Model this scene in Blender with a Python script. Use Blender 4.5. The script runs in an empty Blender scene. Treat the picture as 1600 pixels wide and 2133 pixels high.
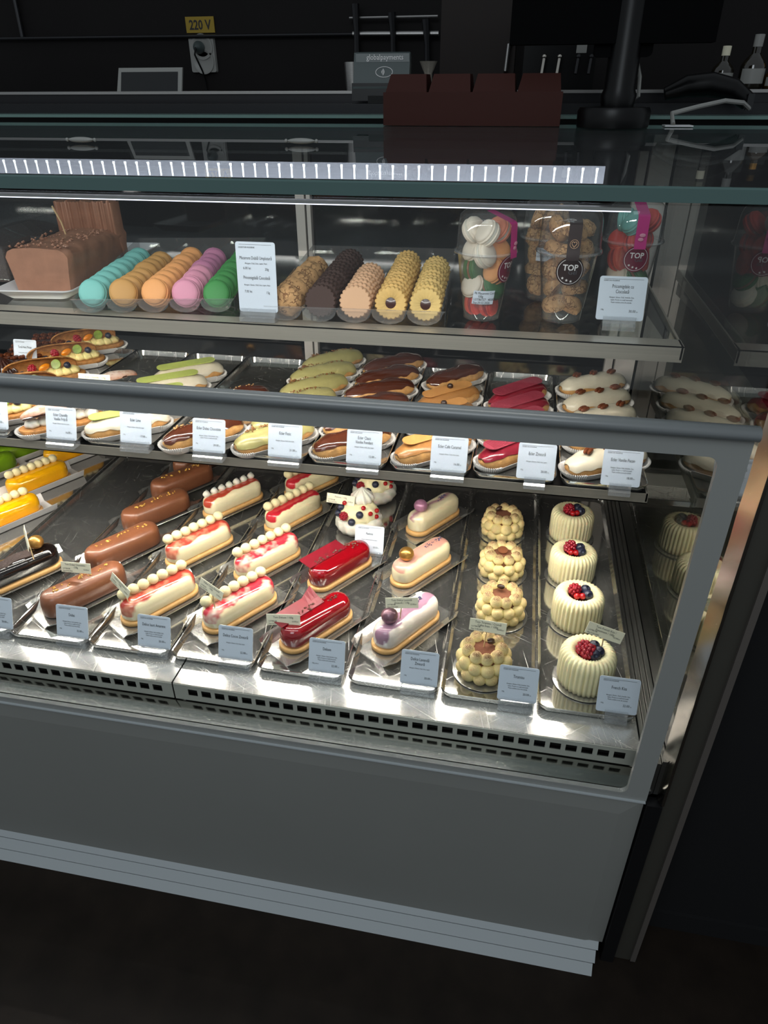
import bpy, math, random
from mathutils import Vector, Matrix, noise
R = math.radians
random.seed(7)
SC = bpy.context.scene
COL = SC.collection

# ---------------------------------------------------------------- camera, world, exposure
CAM = Vector((0.0, -0.75, 1.409))
FPX, PITCH, YAW, ROLL = 1449.14, 0.548244, 0.191580, -0.00437
FW = Vector((-math.sin(YAW)*math.cos(PITCH), math.cos(YAW)*math.cos(PITCH), -math.sin(PITCH)))
_rt = Vector((math.cos(YAW), math.sin(YAW), 0.0)); _up = _rt.cross(FW)
RT = _rt*math.cos(ROLL) + _up*math.sin(ROLL); UP = -_rt*math.sin(ROLL) + _up*math.cos(ROLL)
cam = bpy.data.cameras.new('camera'); cam.sensor_fit = 'VERTICAL'; cam.sensor_height = 32.0
cam.lens = 32.0*FPX/2133.0; cam.clip_start = 0.02; cam.clip_end = 50
co = bpy.data.objects.new('camera', cam); COL.objects.link(co)
co.matrix_world = Matrix(((RT.x, UP.x, -FW.x, CAM.x), (RT.y, UP.y, -FW.y, CAM.y), (RT.z, UP.z, -FW.z, CAM.z), (0, 0, 0, 1)))
SC.camera = co
W = bpy.data.worlds.new('world'); SC.world = W; W.use_nodes = True
W.node_tree.nodes['Background'].inputs[0].default_value = (0.86, 0.94, 1.0, 1)
W.node_tree.nodes['Background'].inputs[1].default_value = 0.36
SC.view_settings.view_transform = 'Standard'; SC.view_settings.look = 'None'
SC.view_settings.exposure = 0.0; SC.view_settings.gamma = 1.0; SC.view_settings.use_curve_mapping = False
SC.cycles.max_bounces = 10; SC.cycles.transparent_max_bounces = 32
SC.cycles.use_light_tree = False; SC.cycles.glossy_bounces = 6; SC.cycles.diffuse_bounces = 3; SC.cycles.transmission_bounces = 6
SC.cycles.sample_clamp_indirect = 4.0; SC.cycles.caustics_reflective = False; SC.cycles.caustics_refractive = False
LED_COL = (1.0, 0.93, 0.84)
LED_W = {'top': 2.25, 'upper': 2.5, 'lower': 2.8}     # power per metre of each light strip
DOT = 16.0

RL = bpy.data.lights.new('room_light', 'AREA'); RL.size = 1.2; RL.energy = 18.5; RL.color = (0.86, 0.94, 1.0)
rlo = bpy.data.objects.new('room_light', RL); COL.objects.link(rlo); rlo.location = (-0.4, -1.8, 2.7); rlo.rotation_euler = (R(38), 0, 0)

def ray(px, py):
    return FW*FPX + RT*(px-800.0) - UP*(py-1066.5)
def on_z(px, py, z):
    d = ray(px, py); return CAM + d*((z-CAM.z)/d.z)
def on_y(px, py, y):
    d = ray(px, py); return CAM + d*((y-CAM.y)/d.y)

# ---------------------------------------------------------------- materials
def srgb(r, g, b):
    f = lambda v: (v/255/12.92) if v/255 <= 0.04045 else ((v/255+0.055)/1.055)**2.4
    return (f(r), f(g), f(b), 1.0)
class NT:
    def __init__(s, name):
        s.m = bpy.data.materials.new(name); s.m.use_nodes = True; s.t = s.m.node_tree
        s.b = s.t.nodes['Principled BSDF']; s.out = s.t.nodes['Material Output']
    def n(s, typ, **kw):
        nd = s.t.nodes.new(typ)
        for k, v in kw.items():
            if k.startswith('i_'):
                nd.inputs[k[2:].replace('_', ' ')].default_value = v
            else: setattr(nd, k, v)
        return nd
    def l(s, a, b): s.t.links.new(a, b)
    def obj(s):
        return s.n('ShaderNodeTexCoord').outputs['Object']
    def noise(s, scale, detail=3, vec=None, rough=0.55):
        nd = s.n('ShaderNodeTexNoise'); nd.inputs['Scale'].default_value = scale; nd.inputs['Detail'].default_value = detail
        nd.inputs['Roughness'].default_value = rough
        s.l(vec if vec is not None else s.obj(), nd.inputs['Vector']); return nd.outputs['Fac']
    def math(s, op, a, b=None, clamp=False):
        nd = s.n('ShaderNodeMath', operation=op, use_clamp=clamp)
        for i, v in enumerate((a, b)):
            if v is None: continue
            if isinstance(v, (int, float)): nd.inputs[i].default_value = v
            else: s.l(v, nd.inputs[i])
        return nd.outputs[0]
    def ramp(s, fac, stops):
        nd = s.n('ShaderNodeValToRGB'); e = nd.color_ramp.elements
        e[0].position, e[0].color = stops[0]; e[1].position, e[1].color = stops[-1]
        for p, c in stops[1:-1]:
            x = e.new(p); x.color = c
        s.l(fac, nd.inputs[0]); return nd.outputs[0]
    def mix(s, fac, a, b):
        nd = s.n('ShaderNodeMix', data_type='RGBA')
        if isinstance(fac, (int, float)): nd.inputs[0].default_value = fac
        else: s.l(fac, nd.inputs[0])
        for i, v in ((6, a), (7, b)):
            if isinstance(v, tuple): nd.inputs[i].default_value = v
            else: s.l(v, nd.inputs[i])
        return nd.outputs[2]
    def bump(s, h, strength=0.3, dist=0.001):
        nd = s.n('ShaderNodeBump'); nd.inputs['Strength'].default_value = strength; nd.inputs['Distance'].default_value = dist
        s.l(h, nd.inputs['Height']); s.l(nd.outputs[0], s.b.inputs['Normal'])
    def set(s, col=None, rough=0.5, metal=0.0, coat=0.0, sss=0.0, spec=0.5):
        i = s.b.inputs
        if col is not None:
            if isinstance(col, tuple): i['Base Color'].default_value = col
            else: s.l(col, i['Base Color'])
        i['Roughness'].default_value = rough; i['Metallic'].default_value = metal
        i['Coat Weight'].default_value = coat; i['Coat Roughness'].default_value = 0.05
        i['Specular IOR Level'].default_value = spec
        if sss: i['Subsurface Weight'].default_value = sss; i['Subsurface Scale'].default_value = 0.004
        return s.m
def plain(name, rgb, rough=0.5, metal=0.0, coat=0.0, var=0.0, vs=60, bump=0.0, bs=200, bd=0.0008, sss=0.0, spec=0.5):
    t = NT(name); c = srgb(*rgb)
    if var:
        d = tuple(max(0, x*(1-var)) for x in c[:3])+(1,); u = tuple(min(1, x*(1+var)) for x in c[:3])+(1,)
        c = t.ramp(t.noise(vs), [(0.3, d), (0.7, u)])
    m = t.set(c, rough, metal, coat, sss, spec)
    if bump: t.bump(t.noise(bs, 4), bump, bd)
    return m
def glass(name, tint=(1, 1, 1), ior=1.5, refl=1.0, rough=0.0, haze=0.0, hazecol=(1, 1, 1)):
    t = NT(name); t.t.nodes.remove(t.b)
    tr = t.n('ShaderNodeBsdfTransparent'); tr.inputs[0].default_value = tint+(1,)
    gl = t.n('ShaderNodeBsdfGlossy'); gl.inputs['Roughness'].default_value = rough
    lw = t.n('ShaderNodeLayerWeight'); lw.inputs[0].default_value = 0.5; r0 = ((ior-1)/(ior+1))**2
    fac = t.math('MULTIPLY', t.math('ADD', t.math('MULTIPLY', t.math('POWER', lw.outputs['Facing'], 5.0), 1-r0), r0), refl, True)
    base = tr.outputs[0]
    if haze:
        df = t.n('ShaderNodeBsdfDiffuse'); df.inputs[0].default_value = hazecol+(1,)
        mx = t.n('ShaderNodeMixShader'); mx.inputs[0].default_value = haze
        t.l(base, mx.inputs[1]); t.l(df.outputs[0], mx.inputs[2]); base = mx.outputs[0]
    mx = t.n('ShaderNodeMixShader'); t.l(fac, mx.inputs[0]); t.l(base, mx.inputs[1]); t.l(gl.outputs[0], mx.inputs[2])
    t.l(mx.outputs[0], t.out.inputs[0]); return t.m
def brushed(name, rgb, rough=0.3, axis=0, scale=(2, 400, 400), bump=0.15, metal=1.0):
    t = NT(name); mp = t.n('ShaderNodeMapping'); mp.inputs['Scale'].default_value = scale
    t.l(t.obj(), mp.inputs['Vector']); nz = t.noise(1.0, 3, mp.outputs[0])
    c = srgb(*rgb); d = tuple(x*0.85 for x in c[:3])+(1,)
    m = t.set(t.ramp(nz, [(0.3, d), (0.7, c)]), rough, metal)
    t.bump(nz, bump, 0.0004); return m
def scratched(name, rgb, rough, metal=1.0):
    t = NT(name); o = t.obj(); k = None
    for rot, sc in ((0.5, (9, 420, 1)), (-0.7, (12, 520, 1)), (1.35, (7, 360, 1))):
        mp = t.n('ShaderNodeMapping'); mp.inputs['Rotation'].default_value = (0, 0, rot); t.l(o, mp.inputs['Vector'])
        mq = t.n('ShaderNodeMapping'); mq.inputs['Scale'].default_value = sc; t.l(mp.outputs[0], mq.inputs['Vector'])
        f = t.ramp(t.noise(1.0, 2, mq.outputs[0]), [(0.66, (0, 0, 0, 1)), (0.74, (1, 1, 1, 1))])
        k = f if k is None else t.math('ADD', k, f, True)
    c = srgb(*rgb); m = t.set(t.mix(t.math('MULTIPLY', k, 0.25), c, (0.9, 0.88, 0.84, 1)), rough, metal)
    t.l(t.math('ADD', t.math('MULTIPLY', k, 0.3), rough), t.b.inputs['Roughness'])
    t.bump(k, 0.12, 0.0002); return m
def cracked(name, rgb, dark, scale=95, width=0.09):
    t = NT(name); v = t.n('ShaderNodeTexVoronoi', feature='DISTANCE_TO_EDGE'); v.inputs['Scale'].default_value = scale
    nz = t.n('ShaderNodeTexNoise'); nz.inputs['Scale'].default_value = 90; o = t.obj(); t.l(o, nz.inputs['Vector'])
    ad = t.n('ShaderNodeVectorMath', operation='MULTIPLY_ADD'); t.l(nz.outputs['Color'], ad.inputs[0]); ad.inputs[1].default_value = (0.022,)*3; t.l(o, ad.inputs[2])
    t.l(ad.outputs[0], v.inputs['Vector'])
    f = t.math('ADD', t.ramp(v.outputs['Distance'], [(0.0, (0, 0, 0, 1)), (width, (1, 1, 1, 1))]), t.ramp(t.noise(60, 2), [(0.46, (0, 0, 0, 1)), (0.58, (1, 1, 1, 1))]), True)
    m = t.set(t.mix(f, srgb(*dark), t.ramp(t.noise(160), [(0.3, tuple(x*0.7 for x in srgb(*rgb)[:3])+(1,)), (0.7, srgb(*rgb))])), 0.8)
    t.bump(f, 0.8, 0.0025); return m
def emit(name, col, s):
    t = NT(name); t.t.nodes.remove(t.b); e = t.n('ShaderNodeEmission'); e.inputs[0].default_value = col+(1,); e.inputs[1].default_value = s
    t.l(e.outputs[0], t.out.inputs[0]); t.m.cycles.emission_sampling = 'NONE'; return t.m
def streak(name, base, mark, y0=0.0, half=0.008, amp=0.012, soft=0.12, ns=45, mottling=0.0, rough=0.12, coat=0.6, xlim=None, zmin=None, light=None):
    """glaze of one colour with a poured ribbon of another along the piece (real colour of the glaze)"""
    t = NT(name); sep = t.n('ShaderNodeSeparateXYZ'); t.l(t.obj(), sep.inputs[0])
    nz = t.math('SUBTRACT', t.noise(ns, 2), 0.5)
    y = t.math('ADD', t.math('SUBTRACT', sep.outputs[1], y0), t.math('MULTIPLY', nz, amp*2))
    f = t.math('DIVIDE', t.math('SUBTRACT', half, t.math('ABSOLUTE', y)), half*soft, True)
    if xlim:
        x = t.math('ADD', sep.outputs[0], t.math('MULTIPLY', nz, 0.02))
        f = t.math('MULTIPLY', f, t.math('DIVIDE', t.math('SUBTRACT', xlim[1], x), 0.004, True))
        f = t.math('MULTIPLY', f, t.math('DIVIDE', t.math('SUBTRACT', x, xlim[0]), 0.004, True))
    if zmin is not None:
        z = t.math('ADD', sep.outputs[2], t.math('MULTIPLY', nz, 0.014))
        f = t.math('MULTIPLY', f, t.math('DIVIDE', t.math('SUBTRACT', z, zmin), 0.002, True))
    mk = srgb(*mark)
    if light: mk = t.mix(t.ramp(t.noise(38, 2), [(0.45, (0, 0, 0, 1)), (0.62, (1, 1, 1, 1))]), mk, srgb(*light))
    m = t.set(t.mix(f, srgb(*base), mk), rough, 0, coat, 0.08)
    t.bump(t.noise(120, 2), 0.06, 0.001); return m
def dusted(name, base, dust, z0, z1, ns=700, rough=0.7, sss=0.1):
    t = NT(name); sep = t.n('ShaderNodeSeparateXYZ'); t.l(t.obj(), sep.inputs[0])
    f = t.math('DIVIDE', t.math('SUBTRACT', sep.outputs[2], z0), z1-z0, True)
    nz = t.ramp(t.noise(ns, 3), [(0.34, (0, 0, 0, 1)), (0.56, (1, 1, 1, 1))])
    g = t.math('MULTIPLY', f, t.math('ADD', t.math('MULTIPLY', nz, 0.6), 0.35), True)
    return t.set(t.mix(g, srgb(*base), srgb(*dust)), rough, 0, 0, sss)

M = {}
M['steel'] = brushed('brushed_steel', (196, 188, 174), 0.34, metal=0.6)
M['steel_deck'] = scratched('scratched_steel', (215, 213, 208), 0.24, 0.8)
M['polished'] = scratched('polished_tray_steel', (190, 188, 184), 0.09, 0.9)
M['chrome'] = plain('chrome', (175, 170, 162), 0.16, 1.0)
M['satin'] = plain('satin_steel', (196, 194, 184), 0.35, 0.35)
M['gutter'] = brushed('gutter_steel', (150, 150, 144), 0.12, scale=(2, 300, 300), bump=0.06)
M['alu'] = brushed('aluminium', (170, 168, 166), 0.35)
M['darksteel'] = plain('dark_steel', (50, 50, 52), 0.35, 0.8)
M['glass'] = glass('pane_glass', (0.97, 0.985, 0.98), 1.45, 0.8)
M['topglass'] = glass('smoked_top_glass', (0.88, 0.92, 0.91), 1.5, 0.9, 0.0, 0.03, (0.8, 0.8, 0.85))
M['sideglass'] = glass('side_glass', (0.80, 0.83, 0.82), 1.6, 1.25)
M['shelfglass'] = glass('shelf_glass', (0.86, 0.90, 0.89), 1.5, 1.0)
M['acrylic'] = glass('clear_acrylic', (0.93, 0.94, 0.95), 1.5, 1.6, 0.03, 0.12, (0.9, 0.92, 0.95))
M['plastic'] = glass('clear_plastic', (0.97, 0.97, 0.97), 1.5, 1.2, 0.03, 0.03)
M['edge'] = plain('green_glass_edge', (58, 86, 83), 0.12, 0.0, 0.5)
M['edge_pale'] = plain('pale_green_glass_edge', (104, 134, 128), 0.15, spec=0.5)
M['edgestrip'] = plain('grey_brown_strip', (104, 98, 93), 0.4, 0.4)
M['endpanel'] = plain('olive_grey_end', (70, 68, 62), 0.4, 0.3)
M['frit'] = plain('grey_frit', (136, 138, 135), 0.35)
M['rail'] = plain('grey_rail', (104, 108, 109), 0.28)
M['panel'] = plain('grey_panel', (126, 127, 123), 0.38, var=0.03, vs=3)
M['plinth'] = plain('pale_plinth', (170, 176, 178), 0.45)
M['dark'] = plain('dark_void', (14, 14, 15), 0.5)
M['doorglass'] = plain('dark_door_glass', (14, 14, 15), 0.06, 0.0, 0.0, spec=0.6)
M['liner'] = plain('white_liner', (196, 190, 184), 0.4)
M['greyliner'] = brushed('grey_liner', (150, 150, 146), 0.35, scale=(300, 2, 300))
M['floor'] = plain('dark_floor', (30, 24, 19), 0.5, var=0.25, vs=14, spec=0.15)
M['wall'] = plain('dark_wall', (27, 25, 25), 0.6, var=0.1, vs=3, spec=0.1)
M['wallpanel'] = plain('charcoal_panel', (31, 31, 32), 0.5, spec=0.15)
M['brownpanel'] = plain('brown_panel', (36, 30, 28), 0.5, spec=0.15)
M['black'] = plain('black_plastic', (4, 4, 5), 0.35, spec=0.25)
M['matte_black'] = plain('matte_black', (5, 5, 6), 0.8, spec=0.05)
M['white'] = plain('white_plastic', (140, 140, 136), 0.4)
M['plate'] = plain('white_melamine', (225, 224, 226), 0.2)
M['grey'] = plain('grey_plastic', (66, 76, 76), 0.35)
M['yellow_sign'] = plain('yellow_sign', (150, 124, 16), 0.5)
M['ink'] = plain('black_ink', (22, 22, 26), 0.6)
M['greyink'] = plain('grey_ink', (90, 92, 98), 0.6)
M['whiteink'] = plain('white_ink', (235, 232, 232), 0.5)
M['screen'] = plain('dark_screen', (10, 14, 17), 0.1)
M['card'] = plain('price_card', (208, 217, 229), 0.45)
M['cream_card'] = plain('cream_label', (238, 232, 205), 0.5)
M['wood'] = plain('pale_wood', (205, 175, 130), 0.6)
M['paper'] = plain('pleated_paper', (236, 232, 228), 0.75, sss=0.0)
M['foil'] = plain('silver_board', (205, 203, 198), 0.2, 0.85, bump=0.35, bs=260, bd=0.0006)
M['choux'] = plain('choux', (205, 154, 94), 0.6, var=0.35, vs=40, bump=0.5, bs=160, bd=0.0012)
M['choux_dark'] = plain('choux_brown', (186, 128, 70), 0.7, var=0.4, vs=60, bump=0.8, bs=210, bd=0.002)
M['crust'] = plain('sweet_crust', (214, 160, 92), 0.65, var=0.25, vs=150, bump=0.4, bs=300)
M['biscuit'] = plain('biscuit', (222, 172, 108), 0.65, var=0.12, vs=90, bump=0.25, bs=350)
M['cream'] = plain('cream', (244, 232, 186), 0.5, var=0.05, vs=40, sss=0.15)
M['white_cream'] = plain('white_cream', (226, 221, 208), 0.5, sss=0.15)
M['yellow_cream'] = plain('custard', (240, 220, 150), 0.45, var=0.1, vs=70, sss=0.15)
M['pearl_coat'] = plain('coconut_pearl', (230, 217, 170), 0.85, bump=0.5, bs=900, bd=0.0006)
M['milkchoc'] = plain('milk_chocolate', (128, 78, 52), 0.32, coat=0.25, var=0.06, vs=30, bump=0.08, bs=60)
M['milkchoc_rough'] = plain('rocher_coating', (158, 112, 88), 0.42, coat=0.15, var=0.12, vs=40, bump=0.35, bs=90, bd=0.002)
M['darkchoc'] = plain('dark_chocolate', (56, 28, 20), 0.16, coat=0.6)
M['choc_glaze'] = plain('chocolate_fondant', (84, 42, 28), 0.14, coat=0.6, bump=0.05, bs=60)
M['blackchoc'] = plain('black_glaze', (24, 17, 15), 0.10, coat=0.8)
M['crumb_choc'] = plain('dark_crumb', (46, 28, 22), 0.7, bump=0.8, bs=220, bd=0.003)
M['boxbrown'] = plain('chocolate_bar_brown', (58, 28, 23), 0.5, spec=0.15)
M['pist_glaze'] = plain('pistachio_fondant', (172, 163, 106), 0.25, coat=0.25, var=0.05, vs=60)
M['white_glaze'] = plain('white_fondant', (218, 207, 184), 0.3, coat=0.25, var=0.04, vs=40)
M['lime_plaque'] = plain('lime_plaque', (184, 196, 104), 0.45, var=0.06, vs=90)
M['caramel_glaze'] = plain('caramel_glaze', (176, 122, 68), 0.28, coat=0.3)
M['caramel_plaque'] = plain('caramel_plaque', (206, 146, 84), 0.4)
M['rasp_glaze'] = plain('raspberry_fondant', (138, 34, 50), 0.16, coat=0.5, var=0.1, vs=60)
M['ruby'] = plain('ruby_plaque', (126, 22, 36), 0.4, var=0.06, vs=60)
M['rasp_plaque'] = plain('raspberry_plaque', (158, 60, 76), 0.5, var=0.08, vs=60)
M['red_glaze'] = plain('red_mirror_glaze', (136, 8, 20), 0.08, coat=0.9)
M['yellow_glaze'] = plain('yellow_mirror_glaze', (240, 172, 8), 0.12, coat=0.7)
M['green_glaze'] = plain('green_mirror_glaze', (112, 150, 24), 0.12, coat=0.7)
M['nut_brown'] = plain('roasted_nut', (124, 78, 34), 0.7, var=0.6, vs=400)
M['nut'] = plain('pistachio_nut', (206, 160, 70), 0.7, var=0.5, vs=400)
M['hazel'] = plain('hazelnut', (186, 140, 88), 0.7, var=0.3, vs=300)
M['cocoanib'] = plain('cocoa_nib', (92, 50, 36), 0.6, var=0.4, vs=400)
M['pecan'] = plain('pecan', (112, 58, 32), 0.4, var=0.4, vs=200, bump=0.5, bs=300)
M['bean'] = plain('coffee_bean', (52, 30, 20), 0.35)
M['gold'] = plain('gold_dust', (186, 138, 70), 0.28, 0.75, var=0.25, vs=60)
M['purple_pearl'] = plain('mauve_pearl', (128, 92, 104), 0.3, 0.45, coat=0.3, var=0.2, vs=70)
M['lilac_pearl'] = plain('lilac_pearl', (176, 122, 150), 0.3, 0.25, coat=0.3, var=0.15, vs=70)
M['lavender'] = plain('lavender_bud', (78, 72, 104), 0.8, var=0.3, vs=500)
M['raspberry'] = plain('raspberry', (158, 22, 40), 0.35, coat=0.2, var=0.15, vs=300, sss=0.1)
M['blueberry'] = plain('blueberry', (38, 42, 62), 0.4, var=0.35, vs=120)
M['currant'] = plain('redcurrant', (176, 18, 22), 0.12, coat=0.6, sss=0.1)
M['jelly'] = plain('berry_jelly', (60, 10, 18), 0.1, coat=0.6)
M['mandarin'] = plain('mandarin', (244, 142, 26), 0.25, coat=0.4, var=0.1, vs=120, sss=0.1)
M['kiwi'] = plain('kiwi', (120, 140, 40), 0.3, coat=0.4, var=0.25, vs=160)
M['cocoa'] = plain('cocoa_powder', (112, 66, 44), 0.9, var=0.15, vs=300)
M['jam'] = plain('dark_jam', (66, 26, 18), 0.25, coat=0.4)
M['lav_glaze'] = streak('lavender_glaze_plain', (240, 226, 186), (176, 128, 138), 0.002, 0.008, 0.012, 0.9, 30, zmin=0.034)
M['lav_glaze2'] = streak('lavender_glaze_pink', (240, 226, 186), (214, 158, 140), 0.0, 0.016, 0.006, 0.25, 24, zmin=0.034)
M['lav_glaze3'] = streak('lavender_glaze_mauve', (232, 220, 208), (164, 126, 146), -0.004, 0.010, 0.016, 0.3, 26, zmin=0.018)
M['coc_glaze'] = streak('coconut_raspberry_glaze', (244, 230, 188), (196, 40, 52), -0.006, 0.011, 0.010, 0.2, 34, zmin=0.028)
M['coc_glaze2'] = streak('coconut_raspberry_glaze_marbled', (244, 230, 188), (200, 50, 66), -0.007, 0.013, 0.010, 0.2, 34, zmin=0.022, light=(238, 206, 186))
M['iou_glaze'] = streak('yogurt_cherry_glaze', (244, 230, 190), (186, 70, 50), -0.005, 0.010, 0.010, 0.25, 30, zmin=0.028)
M['iou_glaze2'] = streak('yogurt_cherry_glaze_marbled', (244, 230, 190), (184, 66, 54), -0.006, 0.013, 0.010, 0.25, 30, zmin=0.020, light=(226, 150, 120))
M['blob'] = dusted('dusted_cream_blob', (244, 224, 160), (104, 54, 30), 0.002, 0.0115)
M['blob_side'] = dusted('lightly_dusted_cream_blob', (244, 224, 160), (150, 98, 60), 0.006, 0.018)
M['sugar'] = dusted('sugared_choux', (150, 92, 54), (236, 226, 216), -0.01, 0.02, 90)
M['teal'] = plain('turquoise_shell', (116, 184, 176), 0.6, bump=0.15, bs=500)
M['tan'] = plain('caramel_shell', (196, 146, 82), 0.6, bump=0.15, bs=500)
M['orange'] = plain('orange_shell', (236, 164, 100), 0.6, bump=0.15, bs=500)
M['pink'] = plain('pink_shell', (222, 148, 172), 0.6, bump=0.15, bs=500)
M['mauve'] = plain('mauve_shell', (192, 122, 156), 0.6, bump=0.15, bs=500)
M['green'] = plain('green_shell', (62, 140, 70), 0.6, bump=0.15, bs=500)
M['whiteshell'] = plain('white_shell', (236, 224, 206), 0.6, bump=0.15, bs=500)
M['redshell'] = plain('red_shell', (214, 60, 50), 0.6, bump=0.15, bs=500)
M['peach'] = plain('peach_shell', (240, 150, 116), 0.6, bump=0.15, bs=500)
M['darkgreen'] = plain('dark_green_shell', (36, 104, 48), 0.6, bump=0.15, bs=500)
M['amaretti'] = cracked('amaretti', (206, 158, 106), (136, 88, 52))
M['choc_cookie'] = plain('chocolate_cookie', (62, 38, 30), 0.7, bump=0.3, bs=250)
M['pink_cookie'] = plain('pink_beige_cookie', (222, 176, 138), 0.7, bump=0.3, bs=250)
M['butter_cookie'] = plain('butter_cookie', (224, 182, 108), 0.65, var=0.12, vs=60, bump=0.3, bs=250)
M['pale_cookie'] = plain('pale_butter_cookie', (228, 192, 118), 0.65, var=0.12, vs=60, bump=0.3, bs=250)
M['sticker'] = plain('burgundy_sticker', (112, 18, 52), 0.35)
M['sticker_dark'] = plain('dark_brown_sticker', (44, 26, 26), 0.35)
M['strap'] = plain('magenta_strap', (196, 44, 128), 0.3)
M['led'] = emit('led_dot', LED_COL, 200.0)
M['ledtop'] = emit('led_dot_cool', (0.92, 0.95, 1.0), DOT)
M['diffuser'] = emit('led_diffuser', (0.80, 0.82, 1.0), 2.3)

# ---------------------------------------------------------------- mesh helpers
class MB:
    def __init__(s): s.v = []; s.f = []; s.mi = []
    def add(s, v, f, mi=0):
        o = len(s.v); s.v += [tuple(p) for p in v]; s.f += [tuple(i+o for i in q) for q in f]; s.mi += [mi]*len(f); return s
    def box(s, x0, x1, y0, y1, z0, z1, mi=0):
        v = [(x, y, z) for z in (z0, z1) for y in (y0, y1) for x in (x0, x1)]
        return s.add(v, [(0, 2, 3, 1), (4, 5, 7, 6), (0, 1, 5, 4), (2, 6, 7, 3), (0, 4, 6, 2), (1, 3, 7, 5)], mi)
    def loft(s, rings, cap0=True, cap1=True, closed=True, mi=0):
        n = len(rings[0]); v = [p for r in rings for p in r]; f = []
        for i in range(len(rings)-1):
            for j in range(n if closed else n-1):
                k = (j+1) % n
                f.append((i*n+j, i*n+k, (i+1)*n+k, (i+1)*n+j))
        if cap0: f.append(tuple(range(n-1, -1, -1)))
        if cap1: f.append(tuple((len(rings)-1)*n+j for j in range(n)))
        return s.add(v, f, mi)
    def lathe(s, prof, n=24, c=(0, 0, 0), mod=None, cap0=True, cap1=True, mi=0):
        rings = []
        for r, z in prof:
            rg = []
            for j in range(n):
                a = 2*math.pi*j/n; rr = r*(mod(a, z) if mod else 1)
                rg.append((c[0]+rr*math.cos(a), c[1]+rr*math.sin(a), c[2]+z))
            rings.append(rg)
        return s.loft(rings, cap0, cap1, True, mi)
    def sphere(s, c, r, nu=14, nv=9, mi=0):
        rx, ry, rz = (r, r, r) if isinstance(r, (int, float)) else r
        rings = []
        for i in range(nv+1):
            p = -math.pi/2 + math.pi*(i+0.02 if i == 0 else (i-0.02 if i == nv else i))/nv
            rings.append([(c[0]+rx*math.cos(p)*math.cos(2*math.pi*j/nu), c[1]+ry*math.cos(p)*math.sin(2*math.pi*j/nu), c[2]+rz*math.sin(p)) for j in range(nu)])
        return s.loft(rings, True, True, True, mi)
    def tube(s, pts, r, n=8, mi=0):
        pts = [Vector(p) for p in pts]; rings = []
        for i, p in enumerate(pts):
            t = (pts[min(i+1, len(pts)-1)]-pts[max(i-1, 0)]).normalized()
            a = t.orthogonal().normalized() if i == 0 else (pa - t*pa.dot(t)).normalized()
            pa = a; b = t.cross(a); rr = r[i] if isinstance(r, (list, tuple)) else r
            rings.append([p+(a*math.cos(2*math.pi*j/n)+b*math.sin(2*math.pi*j/n))*rr for j in range(n)])
        return s.loft(rings, True, True, True, mi)
    def prism(s, pts, y0, y1, mi=0):      # polygon in x,z extruded along y
        return s.loft([[(x, y0, z) for x, z in pts], [(x, y1, z) for x, z in pts]], True, True, True, mi)
    def prismx(s, pts, x0, x1, mi=0):     # polygon in y,z extruded along x
        return s.loft([[(x0, y, z) for y, z in pts], [(x1, y, z) for y, z in pts]], True, True, True, mi)
    def xf(s, m, start=0):
        for i in range(start, len(s.v)): s.v[i] = tuple(m @ Vector(s.v[i]))
        return s
    def mesh(s, name, mats, smooth=True, ang=40):
        me = bpy.data.meshes.new(name); me.from_pydata(s.v, [], s.f)
        for m in (mats if isinstance(mats, list) else [mats]): me.materials.append(M[m] if isinstance(m, str) else m)
        if len(set(s.mi)) > 1: me.polygons.foreach_set('material_index', s.mi)
        me.update()
        import bmesh
        bm = bmesh.new(); bm.from_mesh(me); bmesh.ops.recalc_face_normals(bm, faces=bm.faces); bm.to_mesh(me); bm.free()
        if smooth:
            me.polygons.foreach_set('use_smooth', [True]*len(me.polygons)); me.set_sharp_from_angle(angle=R(ang))
        return me
def obj(name, mb, mats=None, parent=None, loc=(0, 0, 0), rot=(0, 0, 0), scale=None, smooth=True, ang=40, label=None, kind=None):
    me = mb if isinstance(mb, bpy.types.Mesh) else mb.mesh(name, mats, smooth, ang)
    o = bpy.data.objects.new(name, me); COL.objects.link(o); o.parent = parent; o.location = loc; o.rotation_euler = rot
    if scale: o.scale = scale if not isinstance(scale, (int, float)) else (scale,)*3
    if label: o['label'] = label
    if kind: o['kind'] = kind
    return o
def tag(o, label, cat, group=None):
    o['label'] = label; o['category'] = cat
    if group: o['group'] = group
    return o
def thing(name, loc=(0, 0, 0), rz=0.0, label=None, cat=None, group=None):
    o = bpy.data.objects.new(name, None); COL.objects.link(o); o.empty_display_size = 0.02
    o.location = loc; o.rotation_euler = (0, 0, rz)
    if label: tag(o, label, cat, group)
    return o
def dup(root, loc=None, rz=None, label=None, parent=None):
    c = root.copy(); COL.objects.link(c)
    if parent is not None: c.parent = parent
    for ch in root.children: dup(ch, parent=c)
    if loc is not None: c.location = loc
    if rz is not None: c.rotation_euler = (0, 0, rz)
    if label: c['label'] = label
    return c
ORD = ['front', 'second', 'third', 'fourth', 'fifth', 'sixth', 'seventh', 'eighth', 'ninth', 'tenth', 'eleventh', 'twelfth', 'thirteenth', 'fourteenth']
def nth(i): return 'front one' if i == 0 else ORD[i]+' from the front'
def rr_outline(w, h, r, n=5):
    p = []
    for cx, cz, a0 in ((w/2-r, h/2-r, 0), (-w/2+r, h/2-r, 90), (-w/2+r, -h/2+r, 180), (w/2-r, -h/2+r, 270)):
        for k in range(n+1):
            a = R(a0+90*k/n); p.append((cx+r*math.cos(a), cz+r*math.sin(a)))
    return p
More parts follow.
